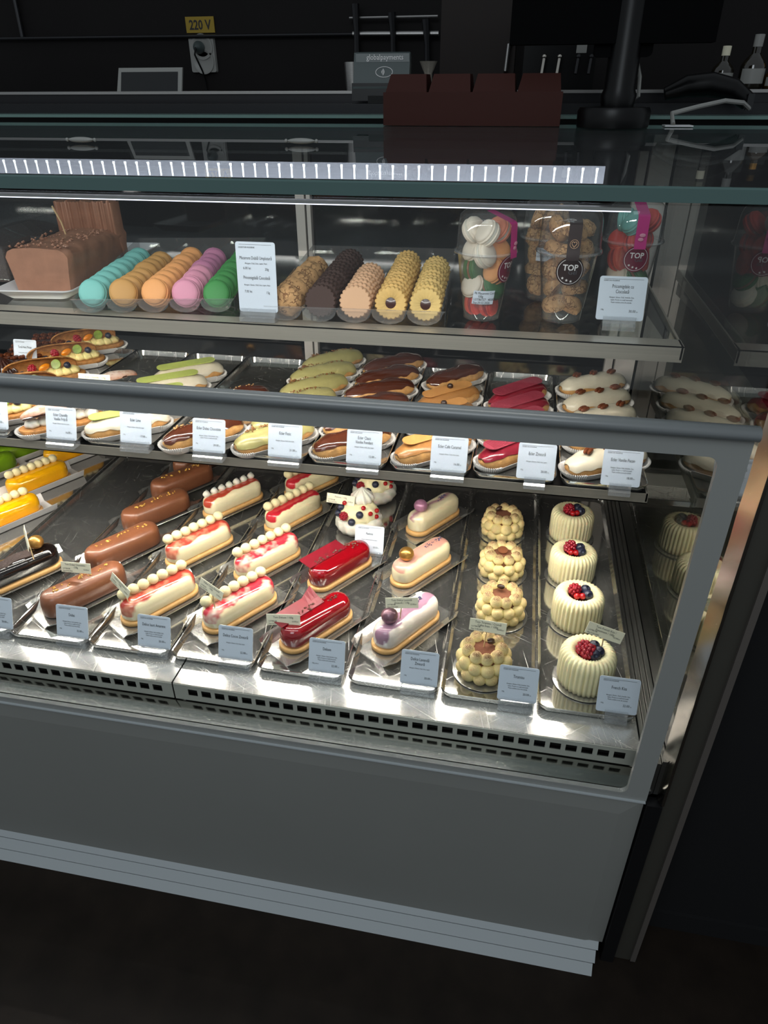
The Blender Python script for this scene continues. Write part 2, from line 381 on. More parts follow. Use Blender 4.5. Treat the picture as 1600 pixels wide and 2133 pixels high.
def stadium(L, Wd, n=12):
    r = Wd/2; h = max(0, L/2-r); p = []
    for cx, a0 in ((h, -90), (-h, 90)):
        for k in range(n+1):
            a = R(a0+180*k/n); p.append((cx+r*math.cos(a), r*math.sin(a)))
    return p
def stad_loft(mb, L, Wd, prof, n=12, wob=0.0, mi=0):
    rings = []
    for ins, z in prof:
        ins = min(ins, Wd/2-0.0006)
        rings.append([(x+wob*(noise.noise((x*60, y*60, z*60))), y+wob*(noise.noise((x*60+9, y*60, z*60))), z) for x, y in stadium(L-2*ins, Wd-2*ins, n)])
    return mb.loft(rings, True, True, True, mi)

# ---------------------------------------------------------------- printed text (gathered, turned into meshes at the end)
PRINTS = []
def lettering(parent, lines, mat='ink', depth=-0.0009, name='print', flat=False, bend=None, extra=None):
    PRINTS.append((parent, lines, mat, depth, name, flat, bend, extra))
def flush_prints():
    cache = {}
    for p in PRINTS:
        for (t, size, x, z, al, xs) in p[1]:
            if (t, al) not in cache:
                cu = bpy.data.curves.new('t', 'FONT'); cu.body = t; cu.size = 1.0; cu.align_x = al; cu.resolution_u = 2; cu.offset = 0.022 if t in ('220 V', 'TOP') else 0.0
                o = bpy.data.objects.new('t', cu); COL.objects.link(o); cache[(t, al)] = o
    bpy.context.view_layer.update(); dg = bpy.context.evaluated_depsgraph_get(); data = {}
    for k, o in cache.items():
        me = o.evaluated_get(dg).to_mesh(); data[k] = ([tuple(v.co) for v in me.vertices], [tuple(f.vertices) for f in me.polygons]); o.evaluated_get(dg).to_mesh_clear()
    for o in cache.values():
        cu = o.data; bpy.data.objects.remove(o); bpy.data.curves.remove(cu)
    for parent, lines, mat, depth, name, flat, bend, extra in PRINTS:
        mb = MB()
        for (t, size, x, z, al, xs) in lines:
            v, f = data[(t, al)]
            pts = [(x+a*size*xs, z+b*size) for a, b, c in v]
            if bend: mb.add([bend(a, b) for a, b in pts], f)
            else: mb.add([((a, depth, b) if not flat else (a, b, depth)) for a, b in pts], f)
        if extra:
            for x0, x1, z0, z1 in extra:
                mb.add([(x0, depth, z0), (x1, depth, z0), (x1, depth, z1), (x0, depth, z1)], [(0, 1, 2, 3)])
        obj(name, mb, mat, parent, smooth=False)

# ================================================================ SETTING
S1Z, T1Z, T0Z = 1.080, 0.8185, 0.527     # upper glass shelf, eclair tray floor, deck tray floor
def struct(name, mb, mat):
    o = obj(name, mb, mat, smooth=False); o['kind'] = 'structure'; return o
struct('floor', MB().box(-4, 3, -3, 3.2, -0.05, 0), 'floor')
struct('wall_back', MB().box(-4, 3, 1.9, 2.0, 0, 3.0), 'wall')
struct('wall_right', MB().box(0.345, 3, 0.085, 0.12, 0, 1.30), 'wallpanel')
struct('baseboard_right', MB().box(0.345, 3, 0.078, 0.085, 0, 0.05), 'wallpanel')
o = struct('trim_1', MB().tube([on_y(-60, 82, 1.885), on_y(735, 72, 1.885)], 0.006, 8), 'darksteel')
o = struct('trim_2', MB().tube([on_y(27, -20, 1.89), on_y(48, 80, 1.89)], 0.007, 8), 'darksteel')
p0, p1 = on_y(915, 170, 1.45), on_y(1082, 0, 1.45)
struct('trim_3', MB().box(p0.x, p1.x, 1.45, 1.5, 0, 2.6), 'brownpanel')

# ================================================================ DISPLAY CASE
XL, XR = -2.1, 0.252
case = thing('display_case', (0, 0, 0), 0, 'long refrigerated glass pastry counter with grey lower panel, lit inside by light strips', 'display case')
def part(name, mb, mat, parent=case, **k): return obj(name, mb, mat, parent, **k)
# lower front panel with a bevelled edge, the three stacked plinth strips
P = MB(); z0, z1, xr = 0.052, 0.463, 0.264
P.loft([[(XL, 0.02, z0), (xr, 0.02, z0), (xr, 0.02, z1), (XL, 0.02, z1)], [(XL, 0.0, z0), (xr, 0.0, z0), (xr, 0.0, z1), (XL, 0.0, z1)],
        [(XL, -0.004, z0), (xr-0.032, -0.004, z0), (xr-0.032, -0.004, z1-0.035), (XL, -0.004, z1-0.035)]])
part('front_panel', P, 'panel', ang=2)
part('pane_trim', MB().box(XL, 0.265, -0.0046, 0.004, 0.4615, 0.4640), 'plinth', smooth=False)
PA, PB_ = Vector((-0.003, 0.056)), Vector((-0.038, 0.0))          # top and foot of the sloping plinth face (y, z)
pn = Vector((0.056, -0.035)).normalized()*0.008
for k, (a, b) in enumerate(((0.0, 0.245), (0.265, 0.622), (0.642, 1.0))):
    u, v = PA.lerp(PB_, a), PA.lerp(PB_, b)
    part('plinth_strip', MB().prismx([tuple(u), tuple(v), (v+pn).to_tuple(), (u+pn).to_tuple()], XL, 0.2570-0.0035*k), 'plinth', smooth=False)
part('plinth_core', MB().prismx([(0.0, 0.054), (-0.0345, 0.0005), (0.02, 0.0005), (0.02, 0.054)], XL, 0.245), 'dark')
part('case_body', MB().box(XL, 0.262, 0.022, 0.93, 0.0, 0.44), 'dark')
# deck: two scratched steel sheets with perforated fronts
jx = on_z(347, 1440, 0.524).x
def deck(xa, xb):
    D = MB().box(xa, xb, 0.045, 0.93, 0.5215, 0.524)
    d = part('deck_sheet', D, 'steel_deck', smooth=False)
    V = MB(); zb, zt, h0, h1 = 0.487, 0.522, 0.4985, 0.5135; y0, y1 = 0.0440, 0.0455
    V.box(xa, xb, y0, y1, zb, h0).box(xa, xb, y0, y1, h1, zt)
    pitch, hw = 0.0248, 0.0175; x = xb-0.020
    prev = xb
    while x-hw > xa+0.01 and x > -1.6:
        V.box(x, prev, y0, y1, h0, h1); prev = x-hw; x -= pitch
    V.box(xa, prev, y0, y1, h0, h1)
    obj('vent_strip', V, 'satin', d, smooth=False)
    obj('vent_duct', MB().box(xa+0.002, xb-0.002, 0.060, 0.064, 0.49, 0.52), 'dark', d)
deck(jx+0.0015, XR); deck(XL, jx-0.0015)
part('gutter', MB().prismx([(0.0075, 0.470), (0.06, 0.470), (0.06, 0.4865), (0.0075, 0.478)], XL, XR+0.02), 'gutter', smooth=False)
# stepped liner along the right end
Lr = MB()
for k in range(4):
    Lr.box(XR+0.002+0.0075*k, XR+0.0085+0.0075*k, 0.01, 0.93, 0.470, 0.527+0.006*k)
part('side_liner', Lr, 'greyliner', smooth=False)
# rear: sliding doors of dark glass in pale frames
part('rear_door', MB().box(-0.545, 0.30, 0.945, 0.955, 0.50, 1.325), 'doorglass')
part('rear_door', MB().box(XL, -0.53, 0.962, 0.972, 0.50, 1.325), 'doorglass')
def post(px0, px1, y, nm='door_post'):
    a, b = on_y(px0, 480, y).x, on_y(px1, 480, y).x
    return part(nm, MB().box(a, b, y-0.012, y+0.01, 0.50, 1.325), 'liner')
post(622, 640, 0.945); post(644, 652, 0.94)
part('door_post', MB().box(0.215, 0.232, 0.925, 0.95, 0.5, 1.325), 'liner')
part('door_post', MB().box(0.237, 0.281, 0.915, 0.95, 0.5, 1.325), 'liner')
part('rear_header', MB().box(XL, 0.30, 0.925, 0.975, 1.295, 1.330), 'dark')
part('rear_sill', MB().box(XL, 0.28, 0.93, 0.975, 0.47, 0.56), 'greyliner')
# side glass at the right end, reflecting the inside
part('side_pane', MB().box(0.284, 0.292, 0.032, 0.975, 0.44, 1.318), 'sideglass', smooth=False)
# end panel: dark face with pale outer edge, mirror facet towards the inside
E = MB().box(0.293, 0.322, 0.005, 0.975, 0.0, 1.06); part('end_panel', E, 'endpanel', smooth=False)
part('end_edge', MB().box(0.322, 0.331, 0.0, 0.08, 0.005, 1.06), 'edgestrip', smooth=False)
part('corner_post', MB().prismx([(0, 0), (1, 0)], 0, 0) if False else MB().loft([[(0.2665, 0.012, z), (0.2675, -0.006, z), (0.2905, -0.006, z), (0.2925, 0.012, z)] for z in (0.0, 0.46)]), 'darksteel', smooth=False)
F = MB(); nz = 70
F.loft([[(0.2785+0.0007*noise.noise((0, 0, z*22)), 0.022, z), (0.2885+0.0009*noise.noise((3, 0, z*26)), -0.004, z), (0.2925, -0.004, z), (0.2925, 0.022, z)] for z in [0.462+0.866*i/nz for i in range(nz+1)]])
part('mirror_edge', F, 'chrome', smooth=True, ang=25)
# lower front pane, its grey border and rounded rail
FZ0, FZ1, FX = 0.464, 1.083, 0.266
part('front_pane', MB().box(XL, FX-0.002, 0.0, 0.006, FZ0+0.001, FZ1), 'glass', smooth=False)
def border(x0, x1, za, zb, wl, wr, wb, wt, r):
    o = [(x0, za), (x1, za), (x1, zb), (x0, zb)]
    mb = MB(); n = 6; inn = []
    ix0, ix1, iz0, iz1 = x0+wl, x1-wr, za+wb, zb-wt
    for cx, cz, a0 in ((ix0+0.001, iz0+0.001, 180), (ix1-r, iz0+r, 270), (ix1-r, iz1-r, 0), (ix0+0.001, iz1-0.001, 90)):
        rr = r if cx > 0 else 0.001
        for k in range(n+1): a = R(a0+90*k/n); inn.append((cx+rr*math.cos(a), cz+rr*math.sin(a)))
    out = []
    for c, (px, pz) in enumerate(o): out += [(px, pz)]*(n+1)
    v = [(x, -0.0012, z) for x, z in out]+[(x, -0.0012, z) for x, z in inn]+[(x, 0.0068, z) for x, z in out]+[(x, 0.0068, z) for x, z in inn]
    N = len(out); f = []
    for i in range(N):
        j = (i+1) % N
        f += [(i, j, N+j, N+i), (2*N+i, 3*N+i, 3*N+j, 2*N+j), (N+i, N+j, 3*N+j, 3*N+i), (i, 2*N+i, 2*N+j, j)]
    return mb.add(v, f)
part('pane_border', border(XL, FX, FZ0, 1.082, 0.01, 0.031, 0.012, 0.026, 0.012), 'frit', smooth=False)
rl = MB(); rings = []
for k in range(14):
    a = 2*math.pi*k/14; rings.append((0.0115*math.cos(a)-0.001, 1.0875+0.0085*math.sin(a)))
rl.prismx(rings, XL, FX+0.002); part('top_rail', rl, 'rail')
# upper front pane and glass top
part('upper_pane', MB().box(XL, FX-0.002, 0.006, 0.012, 1.085, 1.312), 'glass', smooth=False)
TILT = math.tan(R(1.0)); PZ0, PZ1, PB = 1.3165, 1.3290, 0.86
T = MB().prismx([(0.003, PZ0+0.0002), (PB-0.003, PZ0+PB*TILT), (PB-0.003, PZ1+PB*TILT), (0.003, PZ1)], XL, 0.52)
top = part('top_pane', T, 'topglass', smooth=False)
obj('front_edge', MB().prismx([(-0.004, PZ0-0.001), (0.003, PZ0-0.001), (0.003, PZ1), (-0.002, PZ1+0.0002), (-0.004, PZ1-0.0015)], XL, 0.52), 'edge', top, smooth=False)
obj('rear_edge', MB().box(XL, 0.52, PB-0.003, PB, PZ0+PB*TILT, PZ1+PB*TILT+0.0004), 'edge', top, smooth=False)
obj('pane_clip', MB().sphere((0, 0, 0.004), (0.022, 0.0055, 0.004), 16, 8).sphere((0.0235, 0, 0.004), 0.0028, 8, 6).sphere((-0.0235, 0, 0.004), 0.0028, 8, 6), 'white', top, loc=on_z(170, 297, 1.337))
obj('pane_clip', MB().sphere((0, 0, 0.004), (0.022, 0.0055, 0.004), 16, 8).sphere((0.0235, 0, 0.004), 0.0028, 8, 6).sphere((-0.0235, 0, 0.004), 0.0028, 8, 6), 'white', top, loc=on_z(628, 300, 1.337))

# light strips: an aluminium profile, its row of LEDs and the light they give
def led_strip(y, z, x0, x1, face, power, nm, cool=False, tilt=0):
    """face 'front': LEDs on a vertical strip facing the customer, their reflected streaks added as glowing bars; 'down': under a lip"""
    n = int((x1-x0)/0.0182); d = MB()
    for i in range(n):
        x = x1-0.01-i*0.0182
        if face == 'front': d.box(x-0.0015, x+0.0015, y-0.0013, y-0.0003, z-0.0010, z+0.0022).box(x-0.0010, x+0.0010, y-0.0009, y-0.0003, z-0.0155, z-0.0010)  # lower thin bar: the LED's reflected streak, modelled as a glowing shape
        else: d.box(x-0.0025, x+0.0025, y-0.0025, y+0.0025, z-0.0013, z-0.0003)
    prof = MB().box(x0, x1, y, y+0.003, z-0.016, z+0.004) if face == 'front' else MB().box(x0, x1, y-0.006, y+0.006, z, z+0.003)
    s = part('light_strip', prof, 'alu', smooth=False)
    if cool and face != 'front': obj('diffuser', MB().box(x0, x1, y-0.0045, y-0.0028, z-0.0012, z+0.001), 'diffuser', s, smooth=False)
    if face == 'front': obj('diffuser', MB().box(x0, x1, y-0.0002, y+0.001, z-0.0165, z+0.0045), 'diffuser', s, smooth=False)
    q = obj('diodes_and_streaks', d, 'ledtop' if cool else 'led', s, smooth=False); q['kind'] = 'stuff'
    L = bpy.data.lights.new(nm, 'AREA'); L.shape = 'RECTANGLE'; L.size = x1-x0; L.size_y = 0.012; L.energy = power*(x1-x0); L.color = LED_COL if not cool else (1.0, 0.97, 0.93)
    lo = bpy.data.objects.new(nm, L); COL.objects.link(lo); lo.parent = s; lo.location = ((x0+x1)/2, y, z-0.004); lo.rotation_euler = (R(tilt), 0, 0)
    return s
LX0, LX1 = -1.75, 0.10
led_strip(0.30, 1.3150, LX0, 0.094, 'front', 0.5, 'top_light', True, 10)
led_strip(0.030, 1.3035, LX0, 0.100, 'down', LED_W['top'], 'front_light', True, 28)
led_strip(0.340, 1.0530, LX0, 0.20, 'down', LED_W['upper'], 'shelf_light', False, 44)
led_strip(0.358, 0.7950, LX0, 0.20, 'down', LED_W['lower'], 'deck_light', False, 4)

# the two shelves: glass plate with a steel front lip
def shelf(zt, zb, y0, y1, xr, nm):
    s = part('shelf', MB().box(XL, xr, y0+0.003, y1, zt-0.006, zt), 'shelfglass' if nm else 'darksteel', smooth=False)
    lip = MB().box(XL, xr+0.004, y0, y0+0.0025, zb, zt+0.001)
    lip.box(XL, xr+0.004, y0, y0+0.036, zt-0.0005, zt+0.001) if nm else lip.box(XL, xr+0.004, y0, y0+0.03, zb, zb+0.002)
    obj('front_lip', lip, 'steel', s, smooth=False)
    obj('side_lip', MB().box(xr, xr+0.003, y0, y1, zb+0.004, zt+0.001), 'steel', s, smooth=False)
    obj('bracket', MB().loft([[(x, y1, zt-0.05), (x, y0+0.10, zb+0.002), (x, y0+0.10, zt-0.006), (x, y1, zt-0.006)] for x in (xr-0.006, xr-0.003)]), 'darksteel', s, smooth=False)
shelf(1.0775, 1.0545, 0.3225, 0.86, 0.243, True)
shelf(0.8160, 0.7980, 0.3400, 0.90, 0.243, False)

# ================================================================ TRAYS
def tray_mesh(w, L, h=0.013, fl=0.006, r=0.016):
    def outline(ww, y0, y1, rr, z):
        p = []
        for cx, cy, a0 in ((ww/2-rr, y1-rr, 0), (-ww/2+rr, y1-rr, 90), (-ww/2+rr, y0+rr, 180), (ww/2-rr, y0+rr, 270)):
            for k in range(6): a = R(a0+18*k); p.append((cx+rr*math.cos(a), cy+rr*math.sin(a), z))
        return p
    m = MB(); i = fl
    m.loft([outline(w-2*i, i, L-i, r-0.003, 0.0), outline(w-2*i, i, L-i, r-0.003, 0.0012), outline(w-0.003, 0.002, L-0.002, r, h), outline(w, 0, L, r, h+0.0006), outline(w, 0, L, r, h-0.0012), outline(w-2*i+0.002, i-0.001, L-i+0.001, r-0.003, 0.0004)], False, False)
    m.f.append(tuple(range(24))); m.mi.append(0)
    m.f.append(tuple(24+k for k in range(24))); m.mi.append(0)
    return m.mesh('serving_tray', 'polished', True, 30)
tm0 = tray_mesh(0.158, 0.74); tm1 = tray_mesh(0.146, 0.52)
COLX0 = {'fk': 0.172, 'tir': 0.010, 'lav': -0.152, 'dlx': -0.318, 'coc': -0.481, 'iou': -0.645, 'dub': -0.808, 'hea': -0.968, 'yel': -1.135}
TL0 = {'fk': 'holding the fluted berry cakes', 'tir': 'holding the cocoa-dusted round cakes', 'lav': 'holding the cream bars with lilac balls', 'dlx': 'holding the glossy red bars and meringues',
       'coc': 'holding the cream bars with raspberry-red streaks', 'iou': 'holding the cream bars with amber-red streaks', 'dub': 'holding the milk chocolate bars', 'hea': 'holding the single black glazed bar', 'yel': 'holding the yellow and green bars'}
for k, x in COLX0.items():
    t = obj('serving_tray', tm0, loc=(x, 0.094, 0.5245))
    tag(t, 'polished steel tray on the lower deck '+TL0[k], 'tray', 'trays on the lower deck')
COLX1 = {'pec': 0.172, 'zme': 0.020, 'car': -0.130, 'cla': -0.281, 'fis': -0.432, 'dub': -0.583, 'lim': -0.735, 'cha': -0.886, 'fru': -1.037, 'nut': -1.188}
TL1 = {'pec': 'under the white pecan eclairs', 'zme': 'under the raspberry-red eclairs', 'car': 'under the caramel eclairs', 'cla': 'under the plain chocolate fondant eclairs', 'fis': 'under the pistachio green eclairs',
       'dub': 'under the two nut-sprinkled chocolate eclairs', 'lim': 'under the white eclairs with lime plaques', 'cha': 'under the two whipped cream eclairs', 'fru': 'under the fruit eclairs', 'nut': 'under the dark pecan tarts'}
for k, x in COLX1.items():
    t = obj('serving_tray', tm1, loc=(x, 0.341, 0.8165))
    tag(t, 'mirror-polished tray on the middle shelf '+TL1[k], 'tray', 'trays on the middle shelf')

# ================================================================ PRICE CARDS
HOLD = MB().prismx([(-0.012, 0), (0.012, 0), (0.012, 0.005), (0.006, 0.007), (0.006, 0.017), (0.0035, 0.018), (0.0022, 0.006), (-0.001, 0.006), (-0.0022, 0.015), (-0.005, 0.015), (-0.007, 0.007), (-0.012, 0.005)], -0.5, 0.5)
HM = HOLD.mesh('card_holder', 'acrylic', False)
def card_mesh(w, h):
    o = rr_outline(w, h, 0.004, 4)
    return MB().loft([[(x, y, z+h/2) for x, z in o] for y in (-0.0005, 0.0005)]).mesh('card', 'card', False)
CM = {}
def price_card(loc, name_lines, price, label, w=0.064, h=0.062, small=1, head='DESERTURI MODERNE', weight='100g', tilt=19, rz=0.0, hw=None, lines=None, two=True):
    t = thing('price_card', loc, rz, label, 'price card', 'price cards on acrylic feet')
    obj('card_holder', HM, parent=t, scale=((hw or w*0.92), 1, 1.35))
    if (w, h) not in CM: CM[(w, h)] = card_mesh(w, h)
    c = obj('card', CM[(w, h)], parent=t, loc=(0, 0.0002, 0.0135), rot=(R(-tilt), 0, 0))
    L = []
    if lines: L = lines
    else:
        L.append((head, 0.0030, -w/2+0.006, h-0.0075, 'LEFT', 0.8))
        z = h-0.0205 if len(name_lines) == 1 else h-0.0175
        for s in name_lines: L.append((s, 0.0078, 0, z, 'CENTER', 0.66)); z -= 0.0078
        z = h-0.0325
        sm = ['Alergeni: Gluten, Ou\u0103, Soia, Lapte'] if small == 1 else ['Alergeni: Gluten, Ou\u0103, Arahide, Soia,', 'Lapte. Fructe cu coaj\u0103 lemnoas\u0103', 'Poate con\u021bine urme de arahide'][:small]
        for s in sm: L.append((s, 0.0032, 0, z, 'CENTER', 0.78)); z -= 0.0038
        L.append((weight, 0.0031, -w/2+0.006, 0.0145, 'LEFT', 0.8)); L.append((price, 0.0056, w/2-0.0125, 0.0125, 'RIGHT', 0.85)); L.append(('lei', 0.0030, w/2-0.0115, 0.0125, 'LEFT', 0.8))
    lettering(c, L, 'ink', -0.0009, 'print', extra=[(-w/2+0.006, w/2-0.006, h-0.0043, h-0.0039)])
    return t
def card0(px, py, *a, **k):
    q = on_z(px, py, T0Z); return price_card((q.x, q.y, T0Z-0.0012), *a, **k)
def card1(px, py, *a, **k):
    q = on_z(px, py, T1Z); return price_card((q.x, q.y, T1Z-0.0008), *a, **k)
card0(0, 1318, ['Heaven'], '20.00', 'bluish price card reading Heaven, cut by the frame', small=3)
card0(155, 1338, ['Dubai'], '22.00', 'price card reading Dubai before the milk chocolate bars', small=3)
card0(324, 1360, ['Delice Iaurt Amarene'], '20.00', 'price card reading Delice Iaurt Amarene before the amber-streaked bars', small=3)
card0(492, 1384, ['Delice Cocos Zmeur\u0103'], '22.00', 'price card reading Delice Cocos Zmeura before the raspberry-streaked bars')
card0(680, 1412, ['Deluxe'], '22.00', 'price card reading Deluxe before the glossy red bars', small=3, weight='100g, alcool')
card0(871, 1438, ['Delice Lavand\u0103', 'Zmeur\u0103'], '20.00', 'price card reading Delice Lavanda before the lilac bars', weight='120g')
card0(1074, 1472, ['Tiramisu'], '20.00', 'price card reading Tiramisu before the cocoa-dusted cakes', small=3)
card0(1280, 1496, ['French Kiss'], '22.00', 'price card reading French Kiss before the fluted berry cakes', small=3, hw=0.036)
card0(768, 1162, ['Pavlova'], '20.00', 'white price card reading Pavlova beside the meringues', weight='110g')
card1(-8, 905, ['Ecler Fructe'], '18.00', 'price card at the frame edge before the fruit eclairs')
card1(132, 928, ['Ecler Chantilly', 'Vanilie Fri\u0219c\u0103'], '16.00', 'price card reading Ecler Chantilly Vanilie Frisca')
card1(286, 936, ['Ecler Lime'], '17.00', 'price card reading Ecler Lime')
card1(437, 955, ['Ecler Dubai Chocolate'], '20.00', 'price card reading Ecler Dubai Chocolate', small=2)
card1(594, 966, ['Ecler Fistic'], '21.00', 'price card reading Ecler Fistic before the pistachio eclairs')
card1(757, 980, ['Ecler Clasic', 'Vanilie Fondant'], '12.00', 'price card reading Ecler Clasic Vanilie Fondant', head='DESERTURI CLASICE')
card1(932, 996, ['Ecler Cafe Caramel'], '16.00', 'price card reading Ecler Cafe Caramel')
card1(1112, 1012, ['Ecler Zmeur\u0103'], '20.00', 'price card reading Ecler Zmeura', hw=0.036)
card1(1288, 1026, ['Ecler Vanilie Pecan'], '18.00', 'price card reading Ecler Vanilie Pecan', small=3, hw=0.036)
card1(57, 772, ['Tart\u0103 Nuci Pecan'], '19.00', 'small price card behind the chocolate rosette, beside the fruit eclairs', w=0.062)
q = on_z(541, 667, S1Z)
price_card((q.x, q.y, S1Z), None, None, 'tall white price card between the macarons and the cookies', w=0.066, h=0.108, tilt=6, lines=[
    ('DESERTURI MODERNE', 0.0034, -0.028, 0.0985, 'LEFT', 0.8), ('Macarons Dubl\u0103 Umplutur\u0103', 0.0072, 0, 0.0815, 'CENTER', 0.66), ('Alergeni: Ou\u0103, Soia, Lapte, Nuci', 0.0036, 0, 0.0745, 'CENTER', 0.8),
    ('6.00 lei', 0.0056, -0.022, 0.0665, 'LEFT', 0.8), ('20g', 0.0056, 0.021, 0.0655, 'RIGHT', 0.8), ('Pricomigdal\u0103 Ciocolat\u0103', 0.0072, 0, 0.0515, 'CENTER', 0.66),
    ('Alergeni: Gluten, Ou\u0103, Soia, Lapte, Nuci', 0.0034, 0, 0.0415, 'CENTER', 0.8), ('7.00 lei', 0.0056, -0.022, 0.0305, 'LEFT', 0.8), ('15g', 0.0056, 0.021, 0.0295, 'RIGHT', 0.8)])
q = on_z(1286, 685, S1Z)
price_card((q.x, q.y, S1Z), ['Pricomigdale cu', 'Ciocolat\u0103'], '30.00', 'blue-grey price card before the cup of red macarons', small=3, w=0.072, h=0.066, hw=0.05)
# label flags on sticks
FO = [(-0.026, -0.009), (0.026, -0.009), (0.026, 0.009), (-0.026, 0.009)]
FM = MB().loft([[(x, y, z) for x, z in FO] for y in (-0.0004, 0.0004)]).mesh('flag', 'cream_card', False)
def flag(base, hgt, lines, label, rz=0.0, lean=0.0, sc=1.0, roll=0.0):
    t = thing('flag_pick', base, rz, label, 'label pick', 'label flags stuck in the pastries')
    tip = Vector((lean*hgt, 0, hgt))
    obj('stick', MB().tube([(0, 0, -0.012), tuple(tip)], 0.0011, 6), 'wood', t)
    f = obj('flag', FM, parent=t, loc=(tip.x, -0.0015, tip.z), rot=(R(-14), R(roll), 0), scale=sc*1.14)
    L = []; z = 0.0035 if len(lines) > 1 else 0.0025
    for s in lines: L.append((s, 0.0046, 0, z, 'CENTER', 0.85)); z -= 0.0046
    L += [('LOT80108', 0.0034, -0.023, -0.0035, 'LEFT', 0.85), ('Exp:13.02.2026', 0.0034, -0.023, -0.0075, 'LEFT', 0.8), (('22.00Lei'), 0.0034, 0.023, -0.0035, 'RIGHT', 0.85)]
    lettering(f, L, 'ink', -0.0006, 'print')
    return t

# ================================================================ DECK DESSERTS
ANG = R(58)
def board(w=0.056, L=0.172, fw=0.020):
    m = MB(); r = []
    c = 0.012
    prof = [(-w/2-fw*0.85, fw*0.62), (-w/2, 0.0), (w/2, 0.0), (w/2+fw*0.85, fw*0.62)]
    for x, k in ((-L/2, 1), (-L/2+c, 0), (L/2-c, 0), (L/2, 1)):
        r.append([(x, y*(1-0.12*k) if abs(y) > w/2 else y, z) for y, z in prof])
    top = r; bot = [[(x, y*1.01, z-0.0009) for x, y, z in s] for s in r]
    rings = [a+b[::-1] for a, b in zip(top, bot)]
    return m.loft(rings).mesh('cake_board', 'foil', False)
BM = board()
def bar_body(L=0.132, Wd=0.044, H=0.036, z0=0.010, mat='cream', rr=1.0, wob=0.0006):
    pr = [(0.004*rr, 0), (0.0012, 0.001), (0.0, 0.004), (0.0, H*0.55), (0.0006, H*0.68), (0.0020*rr, H*0.80), (0.0045*rr, H*0.90), (0.0082, H*0.965), (0.0135, H*0.992), (Wd/2-0.0008, H)]
    return stad_loft(MB(), L, Wd, [(i, z+z0) for i, z in pr], 14, wob).mesh('glazed_bar', mat, True, 60)
BISC = stad_loft(MB(), 0.142, 0.049, [(0.0012, 0.001), (0, 0.0022), (0, 0.0082), (0.0014, 0.0098)], 14, 0.0004).mesh('biscuit_base', 'biscuit', True, 50)
PEARL = MB().sphere((0, 0, 0), 0.0096, 14, 10).mesh('coconut_pearl', 'pearl_coat')
BALL = {k: MB().sphere((0, 0, 0), 0.0135, 20, 14).mesh('chocolate_ball', k) for k in ('gold', 'purple_pearl', 'lilac_pearl')}
def crumbs(pts, size, mat, nm, parent, seed=0, flat=0.6):
    rnd = random.Random(seed); m = MB()
    for p in pts:
        s = size*rnd.uniform(0.5, 1.25); st = len(m.v)
        v = [(s*rnd.uniform(.6, 1), 0, 0), (-s*rnd.uniform(.6, 1), 0, 0), (0, s*rnd.uniform(.5, .9), 0), (0, -s*rnd.uniform(.5, .9), 0), (0, 0, s*flat*rnd.uniform(.6, 1.2)), (0, 0, -s*flat*.6)]
        m.add(v, [(0, 2, 4), (2, 1, 4), (1, 3, 4), (3, 0, 4), (2, 0, 5), (1, 2, 5), (3, 1, 5), (0, 3, 5)])
        m.xf(Matrix.Translation(p) @ Matrix.Rotation(rnd.uniform(0, 6.28), 4, 'Z') @ Matrix.Rotation(rnd.uniform(-.6, .6), 4, 'X'), st)
    o = obj(nm, m, mat, parent, smooth=False); o['kind'] = 'stuff'; return o
def mono(name, mat, loc, rz, label, cat, group, biscuit=True, rr=1.0, H=0.036, Wd=0.044):
    t = thing(name, loc, rz, label, cat, group); t.scale = (1.17, 1.17, 1.1)
    obj('cake_board', BM, parent=t)
    if biscuit: obj('biscuit_base', BISC, parent=t)
    key = (mat, biscuit, rr, H, Wd)
    if key not in BODY: BODY[key] = bar_body(0.136 if biscuit else 0.148, Wd, H, 0.0100 if biscuit else 0.0015, mat, rr)
    obj('glaze', BODY[key], parent=t)
    return t
BODY = {}
Z = T0Z
def jit(a=3): return ANG+R(random.uniform(-a, a))
# coconut-raspberry, yogurt-cherry bars with a row of pearls
for nm, x, ys, mats, what, grp in (('coconut_raspberry_bar', -0.481, (0.244, 0.408, 0.598, 0.755), ('coc_glaze2', 'coc_glaze2', 'coc_glaze', 'coc_glaze'), 'cream glazed bar with raspberry-red streak and white balls', 'raspberry-streaked bars'),
                                 ('yogurt_cherry_bar', -0.646, (0.236, 0.428, 0.630), ('iou_glaze2', 'iou_glaze2', 'iou_glaze'), 'cream glazed bar with amber-red streak', 'amber-streaked bars')):
    for i, y in enumerate(ys):
        swirl = nm == 'yogurt_cherry_bar' and i == 2
        t = mono(nm, mats[i], (x, y, Z), jit(2), (what+(' and white balls' if nm == 'yogurt_cherry_bar' and not swirl else ' and a zigzag of white cream' if swirl else '')+', '+nth(i)), 'dessert', grp)
        for k in range(7):
            px = -0.055+0.0183*k
            if swirl:
                obj('cream_swirl', MB().lathe([(0.004, -0.004), (0.0075, 0), (0.0078, 0.003), (0.0055, 0.0075), (0.002, 0.0095)], 12).sphere((0.003, 0.002, 0.007), (0.006, 0.0028, 0.003), 10, 6), 'white_cream', t, loc=(px, 0.008, 0.0475), rot=(0, 0.25, 0.5))
            else: obj('coconut_pearl', PEARL, parent=t, loc=(px, 0.0095+0.0004*math.sin(k*2.1+i), 0.0535))
